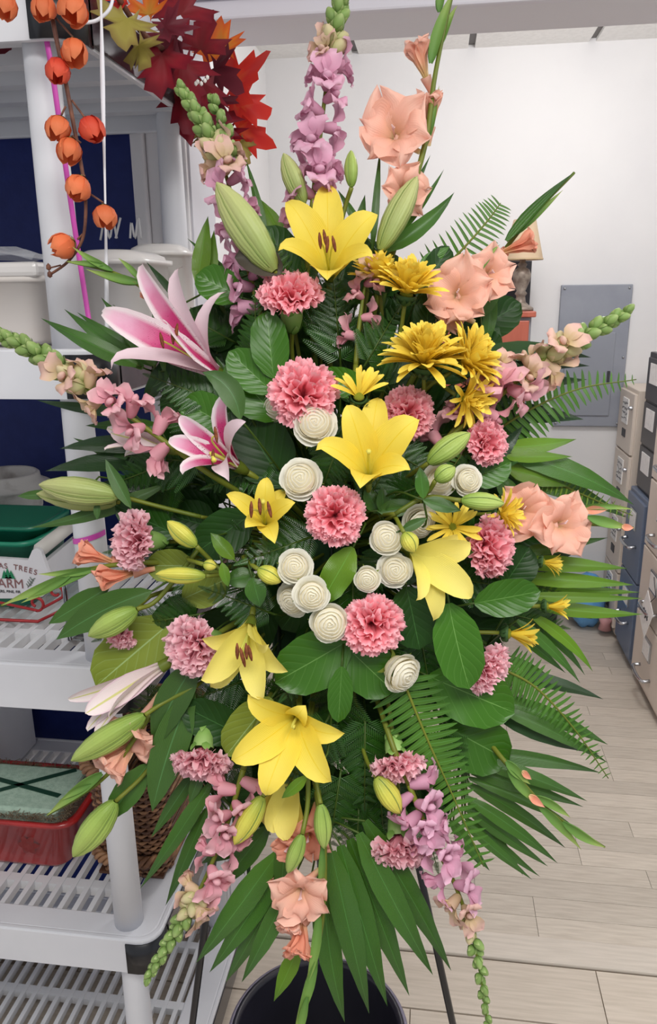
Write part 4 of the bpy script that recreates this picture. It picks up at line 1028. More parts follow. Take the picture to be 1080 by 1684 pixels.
# ---------------------------------------------------------------- gladiolus stalks
def floret(par, origin, base, mouth, z, rpx, axis=None, m_=None, dzb=.02, seed=0, op=1.0, n=6, dzm=0.0):
    """funnel flower from base px to mouth px with n ruffled petals"""
    m_ = m_ or GLAD; s = mpp(z); B = PT(base[0], base[1], z + dzb); T = PT(mouth[0], mouth[1], z - dzm)
    A = (CV(*axis) if axis else (T - B).normalized()); R = rpx*s; rd = random.Random(seed)
    X = (TOCAM - A*TOCAM.dot(A)); X = X.normalized() if X.length > .2 else (ay - A*ay.dot(A)).normalized()
    Y = A.cross(X)
    C0 = T - A*R*.6 if op > .7 else T - A*max(R*.9, (T - B).length*.6)
    Lc = (T - C0).length
    mb = MB(); mb.tube(spline([B, B.lerp(C0, .5), C0], 6), [.003, .0032, .0036, .0042, .005, .006, .0065], 8, False)
    f = part('floret', mb, m_, par, origin)
    for k in range(n):
        a = 2*PI*k/n + rd.uniform(-.15, .15) + seed; d = X*math.cos(a) + Y*math.sin(a); rr_ = R*rd.uniform(.85, 1.12)
        o_ = op*(1.0 if k % 2 else .92)
        tip = C0 + d*rr_*o_ + A*Lc*(1.2 - .45*o_)*rd.uniform(.85, 1.1)
        mb = MB(); blade(mb, [C0 - A*R*.15, C0 + A*Lc*.75 + d*R*.12*o_, C0 + A*Lc*1.15 + d*rr_*o_*.6, tip], R*(.58 if op > .7 else .46)*rd.uniform(.9, 1.1), 'glad', (A - d*.2).normalized(), cup=.12, nu=8, nv=9, ruf=.3, rufn=1.5, seed=k + seed*5)
        part('petal', mb, m_, f, origin)
    if op > .7:
        for k in range(3):
            d = X*(.5 - .2*k) + Y*(.15*k - .2); mb = MB(); mb.tube([C0, C0 + A*R*.5 + d*R*.1, C0 + A*R*.65 + d*R*.2], [.0006, .0005, .0007], 5); part('stamen', mb, mat('glad_stamen', (222, 190, 190), .6), f, origin)
    return f
def sheath(par, origin, pts, w, z, m_=None, name='bud_sheath', seed=0):
    P = [PT(x, y, z + (q[0] if q else 0)) for x, y, *q in pts]
    mb = MB(); blade(mb, P, w*mpp(z)*.37, 'strap', TOCAM, cup=-.6, nu=6, nv=9, seed=seed); blade(mb, P, w*mpp(z)*.37, 'strap', -TOCAM, cup=-.6, nu=6, nv=9, seed=seed)
    return part(name, mb, m_ or GREEN_SH, par, origin)
def stalk_thing(name, label, cat, pts, z, r0, r1, group, m_=None, to_foam=True):
    P = [PT(x, y, z + (q[0] if q else 0)) for x, y, *q in pts]
    t = thing(name, label, cat, P[0], group); s = spline(P, 24)
    mb = MB(); mb.tube(s, [lerp(r0, r1, i/24) for i in range(25)], 7); part('stem', mb, m_ or M_stem, t, P[0])
    if to_foam: stem(t, P[0], P[0], (P[0] - P[1]).normalized(), r0, M_stem, name='lower_stem')
    return t, P[0], s

# ---------------------------------------------------------------- snapdragons
def snap_mesh(seed, m_):
    rd = random.Random(seed); mb = MB()
    # tube along +x, upper lip to +z, lower lip to -z
    rows = []
    for i, (x, r) in enumerate(((0, .14), (.15, .2), (.4, .24), (.62, .27))):
        rows.append([(x, r*math.cos(2*PI*k/10), r*math.sin(2*PI*k/10)) for k in range(10)])
    mb.grid(rows, [[(k/10, .1 + .1*i) for k in range(10)] for i in range(4)], closed=True)
    F = Vector((1, 0, 0))
    for sy in (-1, 1):
        blade(mb, [(.5, .08*sy, .2), (.75, .16*sy, .45), (.85, .3*sy, .75), (.7, .42*sy, .95)], .36, 'round', F, cup=.3, nu=6, nv=7, ruf=.4, rufn=1.3, seed=seed + sy)
    for yy, zz in ((-.42, -.55), (0, -.75), (.42, -.55)):
        blade(mb, [(.5, yy*.25, -.18), (.85, yy*.5, -.2), (1.0, yy*.9, zz*.7), (.82, yy*1.15, zz)], .3, 'round', F, cup=-.3, nu=6, nv=7, ruf=.45, rufn=1.3, seed=seed + int(yy*10))
    # swollen palate
    rows = []
    for i in range(5):
        a = PI*i/4
        rows.append([Vector((.72 - .0 + .2*math.sin(a)*math.cos(b)*1.0, .2*math.sin(a)*math.sin(b), -.02 + .12*math.cos(a))) for b in [2*PI*k/10 for k in range(10)]])
    mb.grid(rows, closed=True)
    return mb.mesh('floret', m_)
SNAP_ME = {k: [snap_mesh(i*3 + 1, m_) for i in range(3)] for k, m_ in (('lilac', SNAP), ('pink', SNAPP), ('cream', SNAPC))}
def snap_bud_mesh(m_):
    mb = MB(); mb.lathe([(0, 0), (.2, .05), (.34, .25), (.36, .5), (.26, .8), (.1, .98), (0, 1.02)], 10)
    for k in range(4):
        a = PI/2*k; d = Vector((math.cos(a), math.sin(a), 0)); blade(mb, [d*.1, d*.42 + LZ*.2, d*.42 + LZ*.6], .2, 'leaf', d, nu=2, nv=4)
    return mb.mesh('bud', m_)
SBUD_ME = snap_bud_mesh(SNAPB); SBUDC_ME = snap_bud_mesh(petal_mat('snapdragon_pale_bud', [(0, (150, 172, 92)), (.5, (196, 192, 140)), (1, (214, 190, 160))], transl=.2, rnd=.06))
def snapdragon(label, pts, z, fl, bu, size, kind='lilac', seed=0, extra=None, cream=(.8, 1.0), face=None, bs=1.0):
    """fl=(t0,t1,n) florets, bu=(t0,t1,n) buds along the stalk; size in px"""
    t, o, s = stalk_thing('snapdragon', label, 'snapdragon', pts, z, .0032, .0014, 'snapdragon stalks in the spray')
    def at(u):
        k = u*24; i = min(23, int(k)); return s[i].lerp(s[i+1], k - i), (s[min(24, i+1)] - s[max(0, i-1)]).normalized()
    rd = random.Random(seed)
    sides = [-2.3, 2.2, -.9, 1.0, 0.05, -1.6, 1.6, -.4]
    for k in range(fl[2]):
        u = lerp(fl[0], fl[1], k/max(1, fl[2]-1)); p, T = at(u)
        X = (TOCAM - T*TOCAM.dot(T)).normalized(); Y = T.cross(X)
        a = sides[k % 8] + rd.uniform(-.3, .3)
        if abs(a) > 1.9: a *= .8
        out = (X*math.cos(a) + Y*math.sin(a)); fwd = (out + T*.25 + (CV(*face)*.3 if face else Vector())).normalized()
        sz = size*mpp(z)*lerp(1.0, .78, k/max(1, fl[2]-1))*rd.uniform(.85, 1.15)
        up = (T - fwd*T.dot(fwd)).normalized(); sd = up.cross(fwd)
        kk = kind if k/max(1, fl[2]-1) < cream[0] else 'cream'
        f = link('floret', SNAP_ME[kk][rd.randrange(3)], t)
        M3 = Matrix((fwd, sd, up)).transposed() @ Matrix.Rotation(rd.uniform(-.3, .3), 3, 'X')
        f.matrix_local = Matrix.Translation(p - o) @ (M3*sz).to_4x4()
        c = MB(); c.tube([(p - o), (p - o) + fwd*sz*.16], [.002, .0032], 6); part('calyx', c, SNAPB, t)
    for k in range(bu[2]):
        f_ = k/max(1, bu[2]-1); u = lerp(bu[0], bu[1], f_); p, T = at(min(.999, u))
        X = (TOCAM - T*TOCAM.dot(T)).normalized(); Y = T.cross(X); a = k*2.4 + seed
        out = (X*math.cos(a) + Y*math.sin(a)); sz = bs*size*mpp(z)*lerp(.72, .42, f_)
        Zx = (out*lerp(.9, .45, f_) + T*lerp(.6, 1, f_)).normalized(); b = link('bud', SBUDC_ME if f_ < .22 else SBUD_ME, t)
        Xx = Zx.orthogonal().normalized(); b.matrix_local = Matrix.Translation(p - o) @ (Matrix((Xx, Zx.cross(Xx), Zx)).transposed()*sz).to_4x4()
    if extra:   # a side shoot of buds
        P = [PT(x, y, z) for x, y in extra]; ss = spline(P, 12); mb = MB(); mb.tube(ss, .0015, 6); part('side_shoot', mb, M_stem, t, o)
        for k in range(12):
            p = ss[k]; T = (ss[min(12, k+1)] - ss[max(0, k-1)]).normalized(); a = k*2.4; X = T.orthogonal().normalized(); Y = T.cross(X)
            Zx = ((X*math.cos(a) + Y*math.sin(a))*.6 + T).normalized(); Xx = Zx.orthogonal().normalized(); b = link('bud', SBUD_ME, t); sz = size*mpp(z)*lerp(.6, .4, k/11)
            b.matrix_local = Matrix.Translation(p - o) @ (Matrix((Xx, Zx.cross(Xx), Zx)).transposed()*sz).to_4x4()
    return t

# ---------------------------------------------------------------- foliage
def leaf(label, base, tip, w, m_=None, z=None, bend=.0, dz=0.0, prof='round', group='broad salal leaves in the spray', name='salal_leaf', cat='leaf', cup=.12, ruf=.06, side=(0, 0), hint=None):
    z = z or zs(*base) + .035; s = mpp(z)
    B = PT(base[0], base[1], z); T = PT(tip[0], tip[1], z - dz)
    L_ = (T - B).length; t = thing(name, label, cat, B, group)
    mid = B.lerp(T, .5) + TOCAM*(bend*L_ + .06*L_) + CV(side[0], -side[1], 0.0001)*(math.hypot(*side)*s)
    mb = MB(); blade(mb, [B, mid, T], w*s*.5, prof, CV(*hint) if hint else TOCAM, cup=cup, fold=.12, nu=8, nv=12, ruf=ruf, rufn=2, seed=int(base[0] + tip[1]))
    part('leaf_blade', mb, m_ or SALAL, t, B)
    stem(t, B, B, (B - T).normalized()*.6 - TOCAM*.5, .0012, M_stemd, name='petiole')
    return t
def palm(label, hub, leaflets, z=None, m_=None, group='palm fronds in the spray', fold=.3, name='palm_frond', wf=.41):
    """leaflets: (bx, by, tx, ty, width[, mat, sag_px_x, sag_px_y, dz])"""
    z = z or zs(*hub) + .05; H = PT(hub[0], hub[1], z + .02)
    t = thing(name, label, 'palm frond', H, group); s = mpp(z)
    for i, lf in enumerate(leaflets):
        bx, by, tx, ty, w = lf[:5]; mm = lf[5] if len(lf) > 5 and lf[5] else (m_ or PALM)
        sx, sy = (lf[6], lf[7]) if len(lf) > 7 else (0, 0); dz = lf[8] if len(lf) > 8 else .0
        B = PT(bx, by, z + .01*((i % 3) - 1)); T = PT(tx, ty, z - dz + .012*((i*7 % 3) - 1)); L_ = (T - B).length
        mid = B.lerp(T, .5) + TOCAM*L_*.07 + CV(1, 0, 0)*sx*s - CV(0, 1, 0)*sy*s
        mb = MB(); blade(mb, [B, mid, T], w*s*wf, 'strap', TOCAM, fold=fold*(1 if i % 2 else -1)*.6, nu=6, nv=12, ruf=.03, seed=i)
        part('leaflet', mb, mm, t, H)
        mb = MB(); mb.tube([H, H.lerp(B, .5) - TOCAM*.004, B], .0012, 5); part('petiole', mb, M_stemd, t, H)
    stem(t, H, H, (FOAM - H).normalized(), .003, M_stemd)
    return t
PINNA = {}
for nm, mm in (('d', FERN), ('l', FERNL)):
    mb = MB(); blade(mb, [(0, 0, 0), (.5, 0, .04), (1, .08, 0)], .13, 'pinna', LZ, fold=.15, nu=2, nv=6); PINNA[nm] = mb.mesh('pinna', mm)
def sword_fern(label, pts, l0, l1, n, m_='d', z=None, w=1.0, start=.04):
    z = z or zs(*pts[0][:2]) + .03
    t, o, s = stalk_thing('sword_fern', label, 'fern', pts, z, .0018, .0006, 'sword fern fronds in the spray', m_=M_stem)
    for k in range(n):
        u = lerp(start, .995, (k + .5)/n); q = u*24; i = min(23, int(q)); p = s[i].lerp(s[i+1], q - i); T = (s[min(24, i+1)] - s[max(0, i-1)]).normalized()
        N_ = (TOCAM - T*TOCAM.dot(T)).normalized(); S = T.cross(N_)
        L_ = lerp(l0, l1, u**1.3)*mpp(z)*(min(1, (u + .12)*3) if l0 < l1 else 1)
        for sg in (-1, 1):
            d = (S*sg + T*.28 - N_*random.uniform(-.1, .15)).normalized(); Nn = (N_ - d*N_.dot(d)).normalized(); Yd = Nn.cross(d)
            b = link('pinna', PINNA[m_], t)
            sc_ = L_*random.uniform(.92, 1.06)
            wsc = min(L_*1.0, 24*w*mpp(z)*2.2)
            b.matrix_local = Matrix.Translation(p - o) @ Matrix((d*sc_, Yd*wsc*w*(-sg), Nn*sc_)).transposed().to_4x4()
    return t
# leatherleaf: one feathery pinna mesh
mb = MB()
for k in range(17):
    u = .05 + .93*k/17; L_ = .25*(1.02 - u)**.7
    for sg in (-1, 1):
        blade(mb, [(u, 0, 0), (u + L_*.35, sg*L_*.55, .02), (u + L_*.75, sg*L_, -.02)], .020, 'strap', LZ, nu=2, nv=4, fold=.3)
mb.tube([(0, 0, 0), (.5, 0, 0), (1, 0, 0)], [.016, .012, .004], 5)
LEATH_ME = mb.mesh('pinna', LEATH)
def leather(x, y, ang, lpx, z=None, tilt=0.0, seed=0, label=None):
    z = z or zs(x, y) + .05; a = math.radians(ang); rd = random.Random(seed)
    T = CV(math.cos(a), math.sin(a), tilt + rd.uniform(-.3, .08)); B = PT(x, y, z); L_ = lpx*mpp(z)
    t = thing('leatherleaf_fern', label or 'dark glossy leatherleaf fern sprig tucked between the flowers', 'fern', B, 'leatherleaf fern sprigs filling the spray')
    N_ = (TOCAM - T*TOCAM.dot(T)).normalized(); N_ = (N_ + CV(rd.uniform(-.4, .4), rd.uniform(-.4, .4), 0.001)*.5).normalized(); N_ = (N_ - T*N_.dot(T)).normalized(); S = T.cross(N_)
    mb = MB(); mb.tube([B, B + T*L_], [.0014, .0005], 5); part('rachis', mb, M_stemd, t, B)
    for k in range(9):
        u = .06 + .88*k/9; pl = L_*.5*(1 - u*.82)
        for sg in (-1, 1):
            d = (S*sg*.85 + T*.55 + N_*rd.uniform(-.25, .1)).normalized(); Nn = (N_ - d*N_.dot(d)).normalized(); Yd = Nn.cross(d)
            b = link('pinna', LEATH_ME, t); b.matrix_local = Matrix.Translation(T*L_*u) @ (Matrix((d, Yd, Nn)).transposed()*pl).to_4x4()
    d = T; Yd = N_.cross(T); b = link('pinna', LEATH_ME, t); b.matrix_local = Matrix.Translation(T*L_*.9) @ (Matrix((d, Yd, N_)).transposed()*L_*.22).to_4x4()
    stem(t, B, B, -T*.3 - TOCAM, .0012, M_stemd, name='lower_stem')
    return t
# ================================================================ the flowers of the spray
# yellow lilies
lily('large yellow lily at the top of the spray, facing up with brown anthers', (541, 462), (540, 432), zs(540, 400), [
    (538, 306, -.03, 60), (470, 333, -.005, 62), (621, 353, .0, 62), (457, 413, .035, 44, (0, 1, 0, 14)), (614, 424, .04, 46, (0, 1, 0, 10)), (538, 461, .05, 66)],
    anth=((526, 396, .03), (534, 391, .035), (538, 402, .04), (549, 401, .03)), dz_base=.03, stemdir=CV(0, -1, -.6))
lily('bright yellow lily without anthers between the carnations at the centre', (606, 790), (605, 763), zs(605, 740), [
    (622, 654, -.03, 58), (570, 666, .0, 60), (689, 690, .005, 70), (519, 741, .03, 52, (0, 1, 0, 16)), (674, 773, .03, 50), (592, 803, .05, 56)], dz_base=.03, pist=(606, 742, .03), stemdir=CV(0, -1, -1))
lily('small open yellow lily with three brown anthers beside the dark leaves', (436, 868), (434, 848), zs(432, 838), [
    (438, 785, -.01, 38), (372, 813, .0, 34), (470, 807, -.02, 30), (485, 827, .01, 36), (403, 868, .03, 34), (452, 894, .035, 38)],
    anth=((413, 838, .03), (427, 833, .03), (443, 838, .03)), pist=(432, 824, .03), dz_base=.03, stemdir=CV(0, -1, -1))
lily('pale yellow lily turned to the right below the white roses', (668, 905), (700, 918), zs(700, 930) - .01, [
    (775, 983, .01, 60), (712, 1021, .0, 46), (684, 988, .02, 34), (774, 893, .0, 52), (752, 879, -.02, 44), (740, 930, -.03, 40)], m_=YL2, dz_base=.03)
lily('yellow lily nodding downward with dark brown anthers beside a pink carnation', (414, 1016), (404, 1056), zs(400, 1060) - .005, [
    (333, 1050, .0, 40, (0, 1, 0, 8)), (331, 1117, .03, 58), (347, 1130, -.01, 44), (433, 1150, .02, 54), (473, 1104, .0, 42, (0, 1, 0, 8)), (442, 1060, .035, 34)],
    anth=((390, 1071, .035), (398, 1078, .04), (405, 1071, .04), (411, 1074, .03), (400, 1084, .03)), dz_base=.03, m_=YL2)
lily('wide open yellow lily facing out low in the spray', (492, 1172), (478, 1192), zs(478, 1220) - .015, [
    (407, 1142, .01, 50), (380, 1250, .02, 66), (437, 1309, .02, 66), (545, 1286, .02, 64), (567, 1206, .0, 46), (502, 1160, .0, 44)], dz_base=.04, pist=(484, 1196, .01), stemdir=CV(0, .6, -1))
lily('yellow lily hanging straight down beneath the wide open one', (486, 1262), (470, 1315), zs(465, 1320) + .012, [
    (441, 1366, .01, 54), (473, 1382, .02, 56), (381, 1338, .0, 34, (0, 1, 0, 10)), (500, 1376, .0, 40), (520, 1384, -.01, 26), (430, 1350, -.02, 46)], m_=YL2, dz_base=.02)
# pink stargazer lilies
lily('large pink and white lily with magenta throat opening toward the left', (374, 624), (318, 588), zs(300, 560) - .01, [
    (168, 513, .0, 62), (182, 607, .03, 46, (0, 1, 0, 18), 1), (237, 432, -.03, 46), (300, 438, -.02, 46, None, 1), (372, 480, .0, 48, (1, 0, 0, 8), 1), (270, 528, .05, 44, (.5, .5, 0, 14), 1)],
    m_=SG, name='stargazer_lily', group='pink and white lilies', anth=((284, 553, .03), (290, 545, .035), (266, 560, .03)), dz_base=.02, flare=.2)
lily('smaller pink and white lily below the large one, petals curled', (404, 775), (352, 742), zs(350, 740) - .005, [
    (386, 640, -.01, 40), (296, 684, .0, 38), (277, 726, .0, 40), (300, 781, .025, 42), (377, 792, .035, 40, (.6, .3, 0, 14), 1), (404, 694, .03, 42, (1, 0, 0, 14), 1)],
    m_=SG, name='stargazer_lily', group='pink and white lilies', anth=((355, 715, .03), (350, 752, .035)), pist=(352, 757, .045), dz_base=.03)
lily('half-closed white and pink lily lying level under the left snapdragon', (300, 742), (250, 730), zs(240, 725) + .005, [
    (172, 741, .02, 34), (182, 712, .01, 36), (176, 703, -.01, 26), (205, 752, -.01, 28), (230, 715, .02, 34)], m_=SGC, name='stargazer_lily', group='pink and white lilies', dz_base=.0, flare=.08)
lily('closed white and pink lily bloom pointing down left over the shelf', (285, 1085), (225, 1120), zs(210, 1130) - .005, [
    (112, 1150, -.01, 34, (0, 1, 0, 8)), (140, 1174, .025, 46), (144, 1203, .0, 30), (158, 1218, .01, 36), (180, 1180, .03, 38)], m_=SGC, name='stargazer_lily', group='pink and white lilies', dz_base=.0, flare=.08)

# lily buds
bud('long pale green lily bud pointing up left above the carnation', (452, 446), (356, 300), 58, BUDP, curve=.1)
bud('slim green lily bud rising left of the top yellow lily', (500, 336), (466, 252), 34, BUDP, z=.87)
bud('small upright green lily bud beside the lilac snapdragon', (578, 308), (577, 247), 22, BUDG, z=.87, stalk=[(566, 345), (548, 420)])
bud('slender green lily bud leaning right behind the top yellow lily', (625, 412), (686, 290), 42, BUDP, z=.86)
bud('fat pale green lily bud pointing left over the green tubs', (196, 815), (64, 797), 46, BUDP, z=.865, stalk=[(250, 830), (330, 850)])
bud('pale green lily bud partly under the fat one at left', (192, 826), (60, 812), 38, BUDP, z=.885)
bud('yellow-green lily bud left of the small yellow lily', (323, 898), (275, 857), 30, BUDY, z=.82, stalk=[(345, 920), (380, 955)])
bud('yellow-green lily bud lying level above the left carnation', (338, 947), (256, 944), 28, BUDY, z=.82, stalk=[(370, 945), (400, 950)])
bud('tiny yellow-green lily bud at the fork of two level buds', (334, 928), (356, 932), 19, BUDY, z=.815)
bud('short plump green lily bud just left of the rose cluster', (424, 936), (462, 957), 30, BUDY, z=.81)
bud('green lily bud pointing left above a small pink carnation', (225, 1002), (145, 1046), 40, BUDG, z=.84, stalk=[(260, 985), (325, 905)])
bud('long green lily bud below the closed white lily', (238, 1176), (117, 1251), 44, BUDG, z=.855, stalk=[(270, 1155), (320, 1130)])
bud('lowest green lily bud at left in front of the shelf post', (190, 1318), (120, 1409), 46, BUDG, z=.865, stalk=[(240, 1270), (290, 1200)])
bud('pale green lily bud left of the hanging yellow lily', (432, 1310), (385, 1389), 36, BUDY, z=.825)
bud('narrow green lily bud hanging over the peach gladiolus', (497, 1372), (473, 1436), 27, BUDG, z=.81, stalk=[(506, 1320), (506, 1240)])
bud('upright oval green lily bud right of the hanging yellow lily', (527, 1322), (533, 1396), 29, BUDG, z=.815, stalk=[(520, 1290), (510, 1230)])
bud('yellow lily bud between the two lower pink carnations', (618, 1278), (658, 1338), 36, BUDY, z=.83)
bud('olive green lily bud slanting below the right pink carnation', (704, 762), (773, 712), 38, BUDG, z=.815)
bud('small round green lily bud over the right white roses', (716, 790), (748, 768), 30, BUDG, z=.8, stalk=[(700, 812), (650, 845)])
bud('green lily bud pointing right above a yellow chrysanthemum', (758, 823), (829, 828), 30, BUDG, z=.8, stalk=[(700, 818), (650, 845)])
bud('short pale green lily bud wedged between the white roses', (664, 876), (682, 908), 30, BUDY, z=.79)

# carnations
carnation('pink carnation seen from the side under the top yellow lily', 478, 478, 55, (.0, .72, .65), 0)
carnation('deep pink carnation above a white rose near the upper centre', 497, 645, 57, (0, .12, 1), 1)
carnation('pink carnation half hidden behind the central yellow lily', 674, 676, 44, (.15, .2, .95), 2, z=.85)
carnation('deep pink carnation in the very middle of the spray', 551, 848, 50, (0, .0, 1), 0)
carnation('pale pink carnation turned left beside the shelf post', 214, 888, 50, (-.72, .06, .68), 1, True)
carnation('pale pink carnation left of the nodding yellow lily', 311, 1064, 53, (-.55, -.12, .8), 2, True)
carnation('small pale pink carnation peeking out under a green bud', 193, 1046, 30, (-.4, -.55, .7), 0, True, z=.87)
carnation('deep pink carnation beside the lowest white rose cluster', 613, 1029, 51, (.05, -.05, 1), 2)
carnation('pale pink carnation hanging down at lower left of the wide yellow lily', 330, 1258, 50, (-.05, -.85, .5), 0, True)
carnation('pale pink carnation hanging above the yellow bud', 654, 1264, 46, (.12, -.85, .5), 1, True)
carnation('lowest pale pink carnation hanging over the palm leaves', 658, 1405, 54, (.02, -.88, .46), 2, True)
carnation('pink carnation at the right below the chrysanthemum cluster', 803, 728, 39, (.4, .05, .9), 0)
carnation('tall oval pink carnation at the right beside the peach gladiolus', 811, 898, 52, (.68, .02, .72), 1)
carnation('pink carnation turned right at the lower edge by the small mums', 808, 1103, 45, (.72, -.4, .6), 2, True)

# white roses
rose('white rose tucked under the deep pink upper carnation', 517, 697, 36, (.05, .12, 1), .3)
rose('white rose mostly hidden behind the upper carnation', 456, 668, 32, (-.5, -.2, .8), 1.2, z=.86)
rose('single white rose left of the middle carnation', 494, 788, 34, (-.05, .1, 1), .8)
rose('white rose at the top of the centre cluster of four', 485, 932, 29, (0, .1, 1), .1)
rose('white rose in the middle of the centre cluster', 512, 978, 30, (.1, -.1, 1), 2.0, z=.79)
rose('white rose behind the others at left of the centre cluster', 482, 986, 30, (-.4, -.2, .9), .9, z=.825)
rose('white rose at the bottom of the cluster touching the pink carnation', 541, 1024, 31, (.1, -.1, 1), 1.5, closed=5)
rose('white rose upper left of the right-hand rose group', 635, 885, 27, (.05, .1, 1), .6, closed=5)
rose('white rose lower and largest in the right-hand rose group', 649, 937, 29, (0, 0, 1), 2.6, closed=0)
rose('small white rose bud left of the right-hand rose group', 604, 952, 21, (-.05, -.1, 1), .3, closed=5)
rose('white rose shaded by leaves above the right-hand rose group', 690, 858, 29, (.25, -.3, .9), 1.1, z=.835)
rose('white rose in profile at the lower centre by the sword fern', 660, 1106, 33, (.5, -.3, .75), .4, closed=5)
rose('white rose right of the small round bud', 768, 790, 26, (.2, .1, 1), .9, z=.835)
rose('white rose behind the small round green bud', 722, 790, 28, (-.1, 0, 1), 1.9, z=.84)

# chrysanthemums
mum('yellow chrysanthemum in profile above the others, beside the peach gladiolus', 668, 484, 62, (.12, .8, .5), 90, 2, 78, .85, seed=1, fat=1.5)
mum('yellow chrysanthemum half behind the top yellow lily', 624, 468, 56, (-.05, .85, .4), 70, 2, 75, .85, seed=2, z=.87, fat=1.5)
mum('large spidery yellow chrysanthemum at upper right of centre', 698, 600, 74, (.0, .8, .6), 100, 2, 92, .85, seed=3, fat=1.25)
mum('yellow chrysanthemum facing right behind the large spidery one', 758, 600, 66, (.7, .5, .5), 90, 2, 90, .85, seed=4, z=.845, fat=1.35)
mum('small yellow chrysanthemum drooping above the right carnation', 762, 655, 50, (.6, -.35, .65), 50, 5, 90, .85, seed=5, z=.842, fat=1.2)
mum('sparse yellow chrysanthemum with thin florets above the central lily', 590, 652, 50, (.05, .5, .8), 18, 55, 88, .9, seed=6, arc=(-1.5, 1.5))
mum('open yellow chrysanthemum with green disc beside the oval carnation', 744, 866, 46, (-.02, .05, 1), 30, 72, 96, .9, seed=7, z=.835)
mum('yellow chrysanthemum fanning right behind the oval carnation', 822, 845, 44, (.75, .05, .65), 44, 20, 95, .85, seed=8, z=.865)
mum('small half-open yellow chrysanthemum below the right gladiolus', 893, 924, 34, (.95, -.12, .3), 26, 5, 42, .8, seed=9)
mum('small half-open yellow chrysanthemum, middle one of the three at right', 899, 997, 36, (.97, .0, .3), 26, 5, 42, .8, seed=10)
mum('small half-open yellow chrysanthemum above the lower right carnation', 836, 1042, 50, (.97, -.05, .3), 26, 5, 38, .8, seed=11)

# gladioli
GG = 'peach gladiolus stalks in the spray'
t, o, s = stalk_thing('gladiolus', 'tall peach gladiolus at the top right, leaving the top of the picture', 'gladiolus', [(640, 430, .03), (672, 330), (700, 230), (714, 130), (730, 50), (748, -30)], .88, .0042, .002, GG)
floret(t, o, (690, 250), (643, 208), .87, 68, (-.25, .05, .95), seed=1)
floret(t, o, (672, 330), (668, 312), .875, 46, (.25, -.3, .9), seed=2)
floret(t, o, (712, 160), (684, 75), .88, 46, (-.35, .9, .25), seed=3, op=.45)
floret(t, o, (704, 240), (705, 160), .885, 48, (-.1, .85, .4), seed=4, op=.42)
sheath(t, o, [(708, 104), (716, 50), (748, -20)], 26, .875); sheath(t, o, [(716, 90), (732, 40), (752, 8)], 18, .88); sheath(t, o, [(722, 20), (722, -10), (735, -40)], 20, .88)
sheath(t, o, [(700, 240), (712, 190), (722, 140)], 16, .885)
t, o, s = stalk_thing('gladiolus', 'peach gladiolus at upper right crossing in front of the table lamp', 'gladiolus', [(715, 570, .04), (770, 490, .03), (815, 430, .02), (870, 360), (944, 284)], .88, .004, .0016, GG)
floret(t, o, (775, 500), (752, 482), .86, 60, (-.15, -.1, 1), seed=5)
floret(t, o, (800, 460), (812, 448), .87, 46, (.35, -.1, .9), seed=6)
floret(t, o, (780, 530), (740, 525), .875, 36, (-.2, -.6, .7), seed=7, op=.7)
floret(t, o, (805, 430), (875, 396), .88, 40, (.9, .3, .2), seed=8, op=.38, m_=GLADO)
sheath(t, o, [(832, 396), (870, 345), (944, 283)], 24, .875, PALM); sheath(t, o, [(850, 385), (890, 345), (926, 312)], 14, .88); sheath(t, o, [(790, 445), (800, 420), (822, 402)], 14, .87)
t, o, s = stalk_thing('gladiolus', 'peach gladiolus with two open flowers at the right edge of the spray', 'gladiolus', [(800, 880, .05), (870, 870, .035), (960, 862, .02), (1042, 868)], .875, .004, .0016, GG)
floret(t, o, (880, 870), (930, 862), .862, 58, (.18, .05, .98), seed=9)
floret(t, o, (850, 860), (862, 838), .875, 52, (-.05, .1, 1), seed=10)
sheath(t, o, [(966, 850), (1000, 862), (1036, 868)], 24, .868); sheath(t, o, [(955, 835), (1000, 830), (1042, 838)], 14, .875); sheath(t, o, [(960, 840), (980, 838), (1000, 838)], 20, .874, GLADO)
sheath(t, o, [(1022, 866), (1032, 868), (1042, 868)], 16, .866, GLADO)
t, o, s = stalk_thing('gladiolus', 'peach gladiolus hanging down over the black bucket', 'gladiolus', [(520, 1290, .03), (532, 1400), (528, 1520), (505, 1620), (486, 1710)], .835, .0042, .002, GG)
floret(t, o, (525, 1430), (492, 1480), .82, 54, (-.1, -.25, .95), seed=11)
floret(t, o, (526, 1490), (490, 1570), .83, 52, (-.15, -.85, .5), seed=12, op=.45, m_=GLADO)
floret(t, o, (520, 1320), (505, 1385), .845, 44, (-.1, -.5, .85), seed=13, m_=GLADO)
floret(t, o, (512, 1350), (468, 1400), .845, 34, (-.5, -.3, .8), seed=14, op=.8, m_=GLADO)
floret(t, o, (528, 1455), (475, 1530), .84, 48, (-.3, -.75, .6), seed=15, op=.5)
sheath(t, o, [(524, 1500), (522, 1570), (502, 1625)], 22, .826); sheath(t, o, [(520, 1580), (505, 1640), (482, 1700)], 22, .826); sheath(t, o, [(505, 1640), (495, 1680), (490, 1720)], 18, .824); sheath(t, o, [(530, 1390), (530, 1440), (524, 1480)], 16, .83)
t, o, s = stalk_thing('gladiolus', 'gladiolus with two peach trumpets lying level at the left by the sign', 'gladiolus', [(300, 930, .04), (230, 925), (130, 940), (60, 970), (2, 996)], .873, .0036, .0014, GG)
floret(t, o, (255, 935), (165, 952), .862, 44, (-.9, -.15, .4), seed=16, op=.35, m_=GLADO)
floret(t, o, (215, 930), (132, 908), .868, 40, (-.9, .3, .25), seed=17, op=.55, m_=GLADO)
sheath(t, o, [(165, 935), (110, 945), (62, 944)], 18, .87); sheath(t, o, [(150, 938), (70, 965), (2, 996)], 26, .87); sheath(t, o, [(115, 948), (70, 975), (34, 992)], 16, .868)
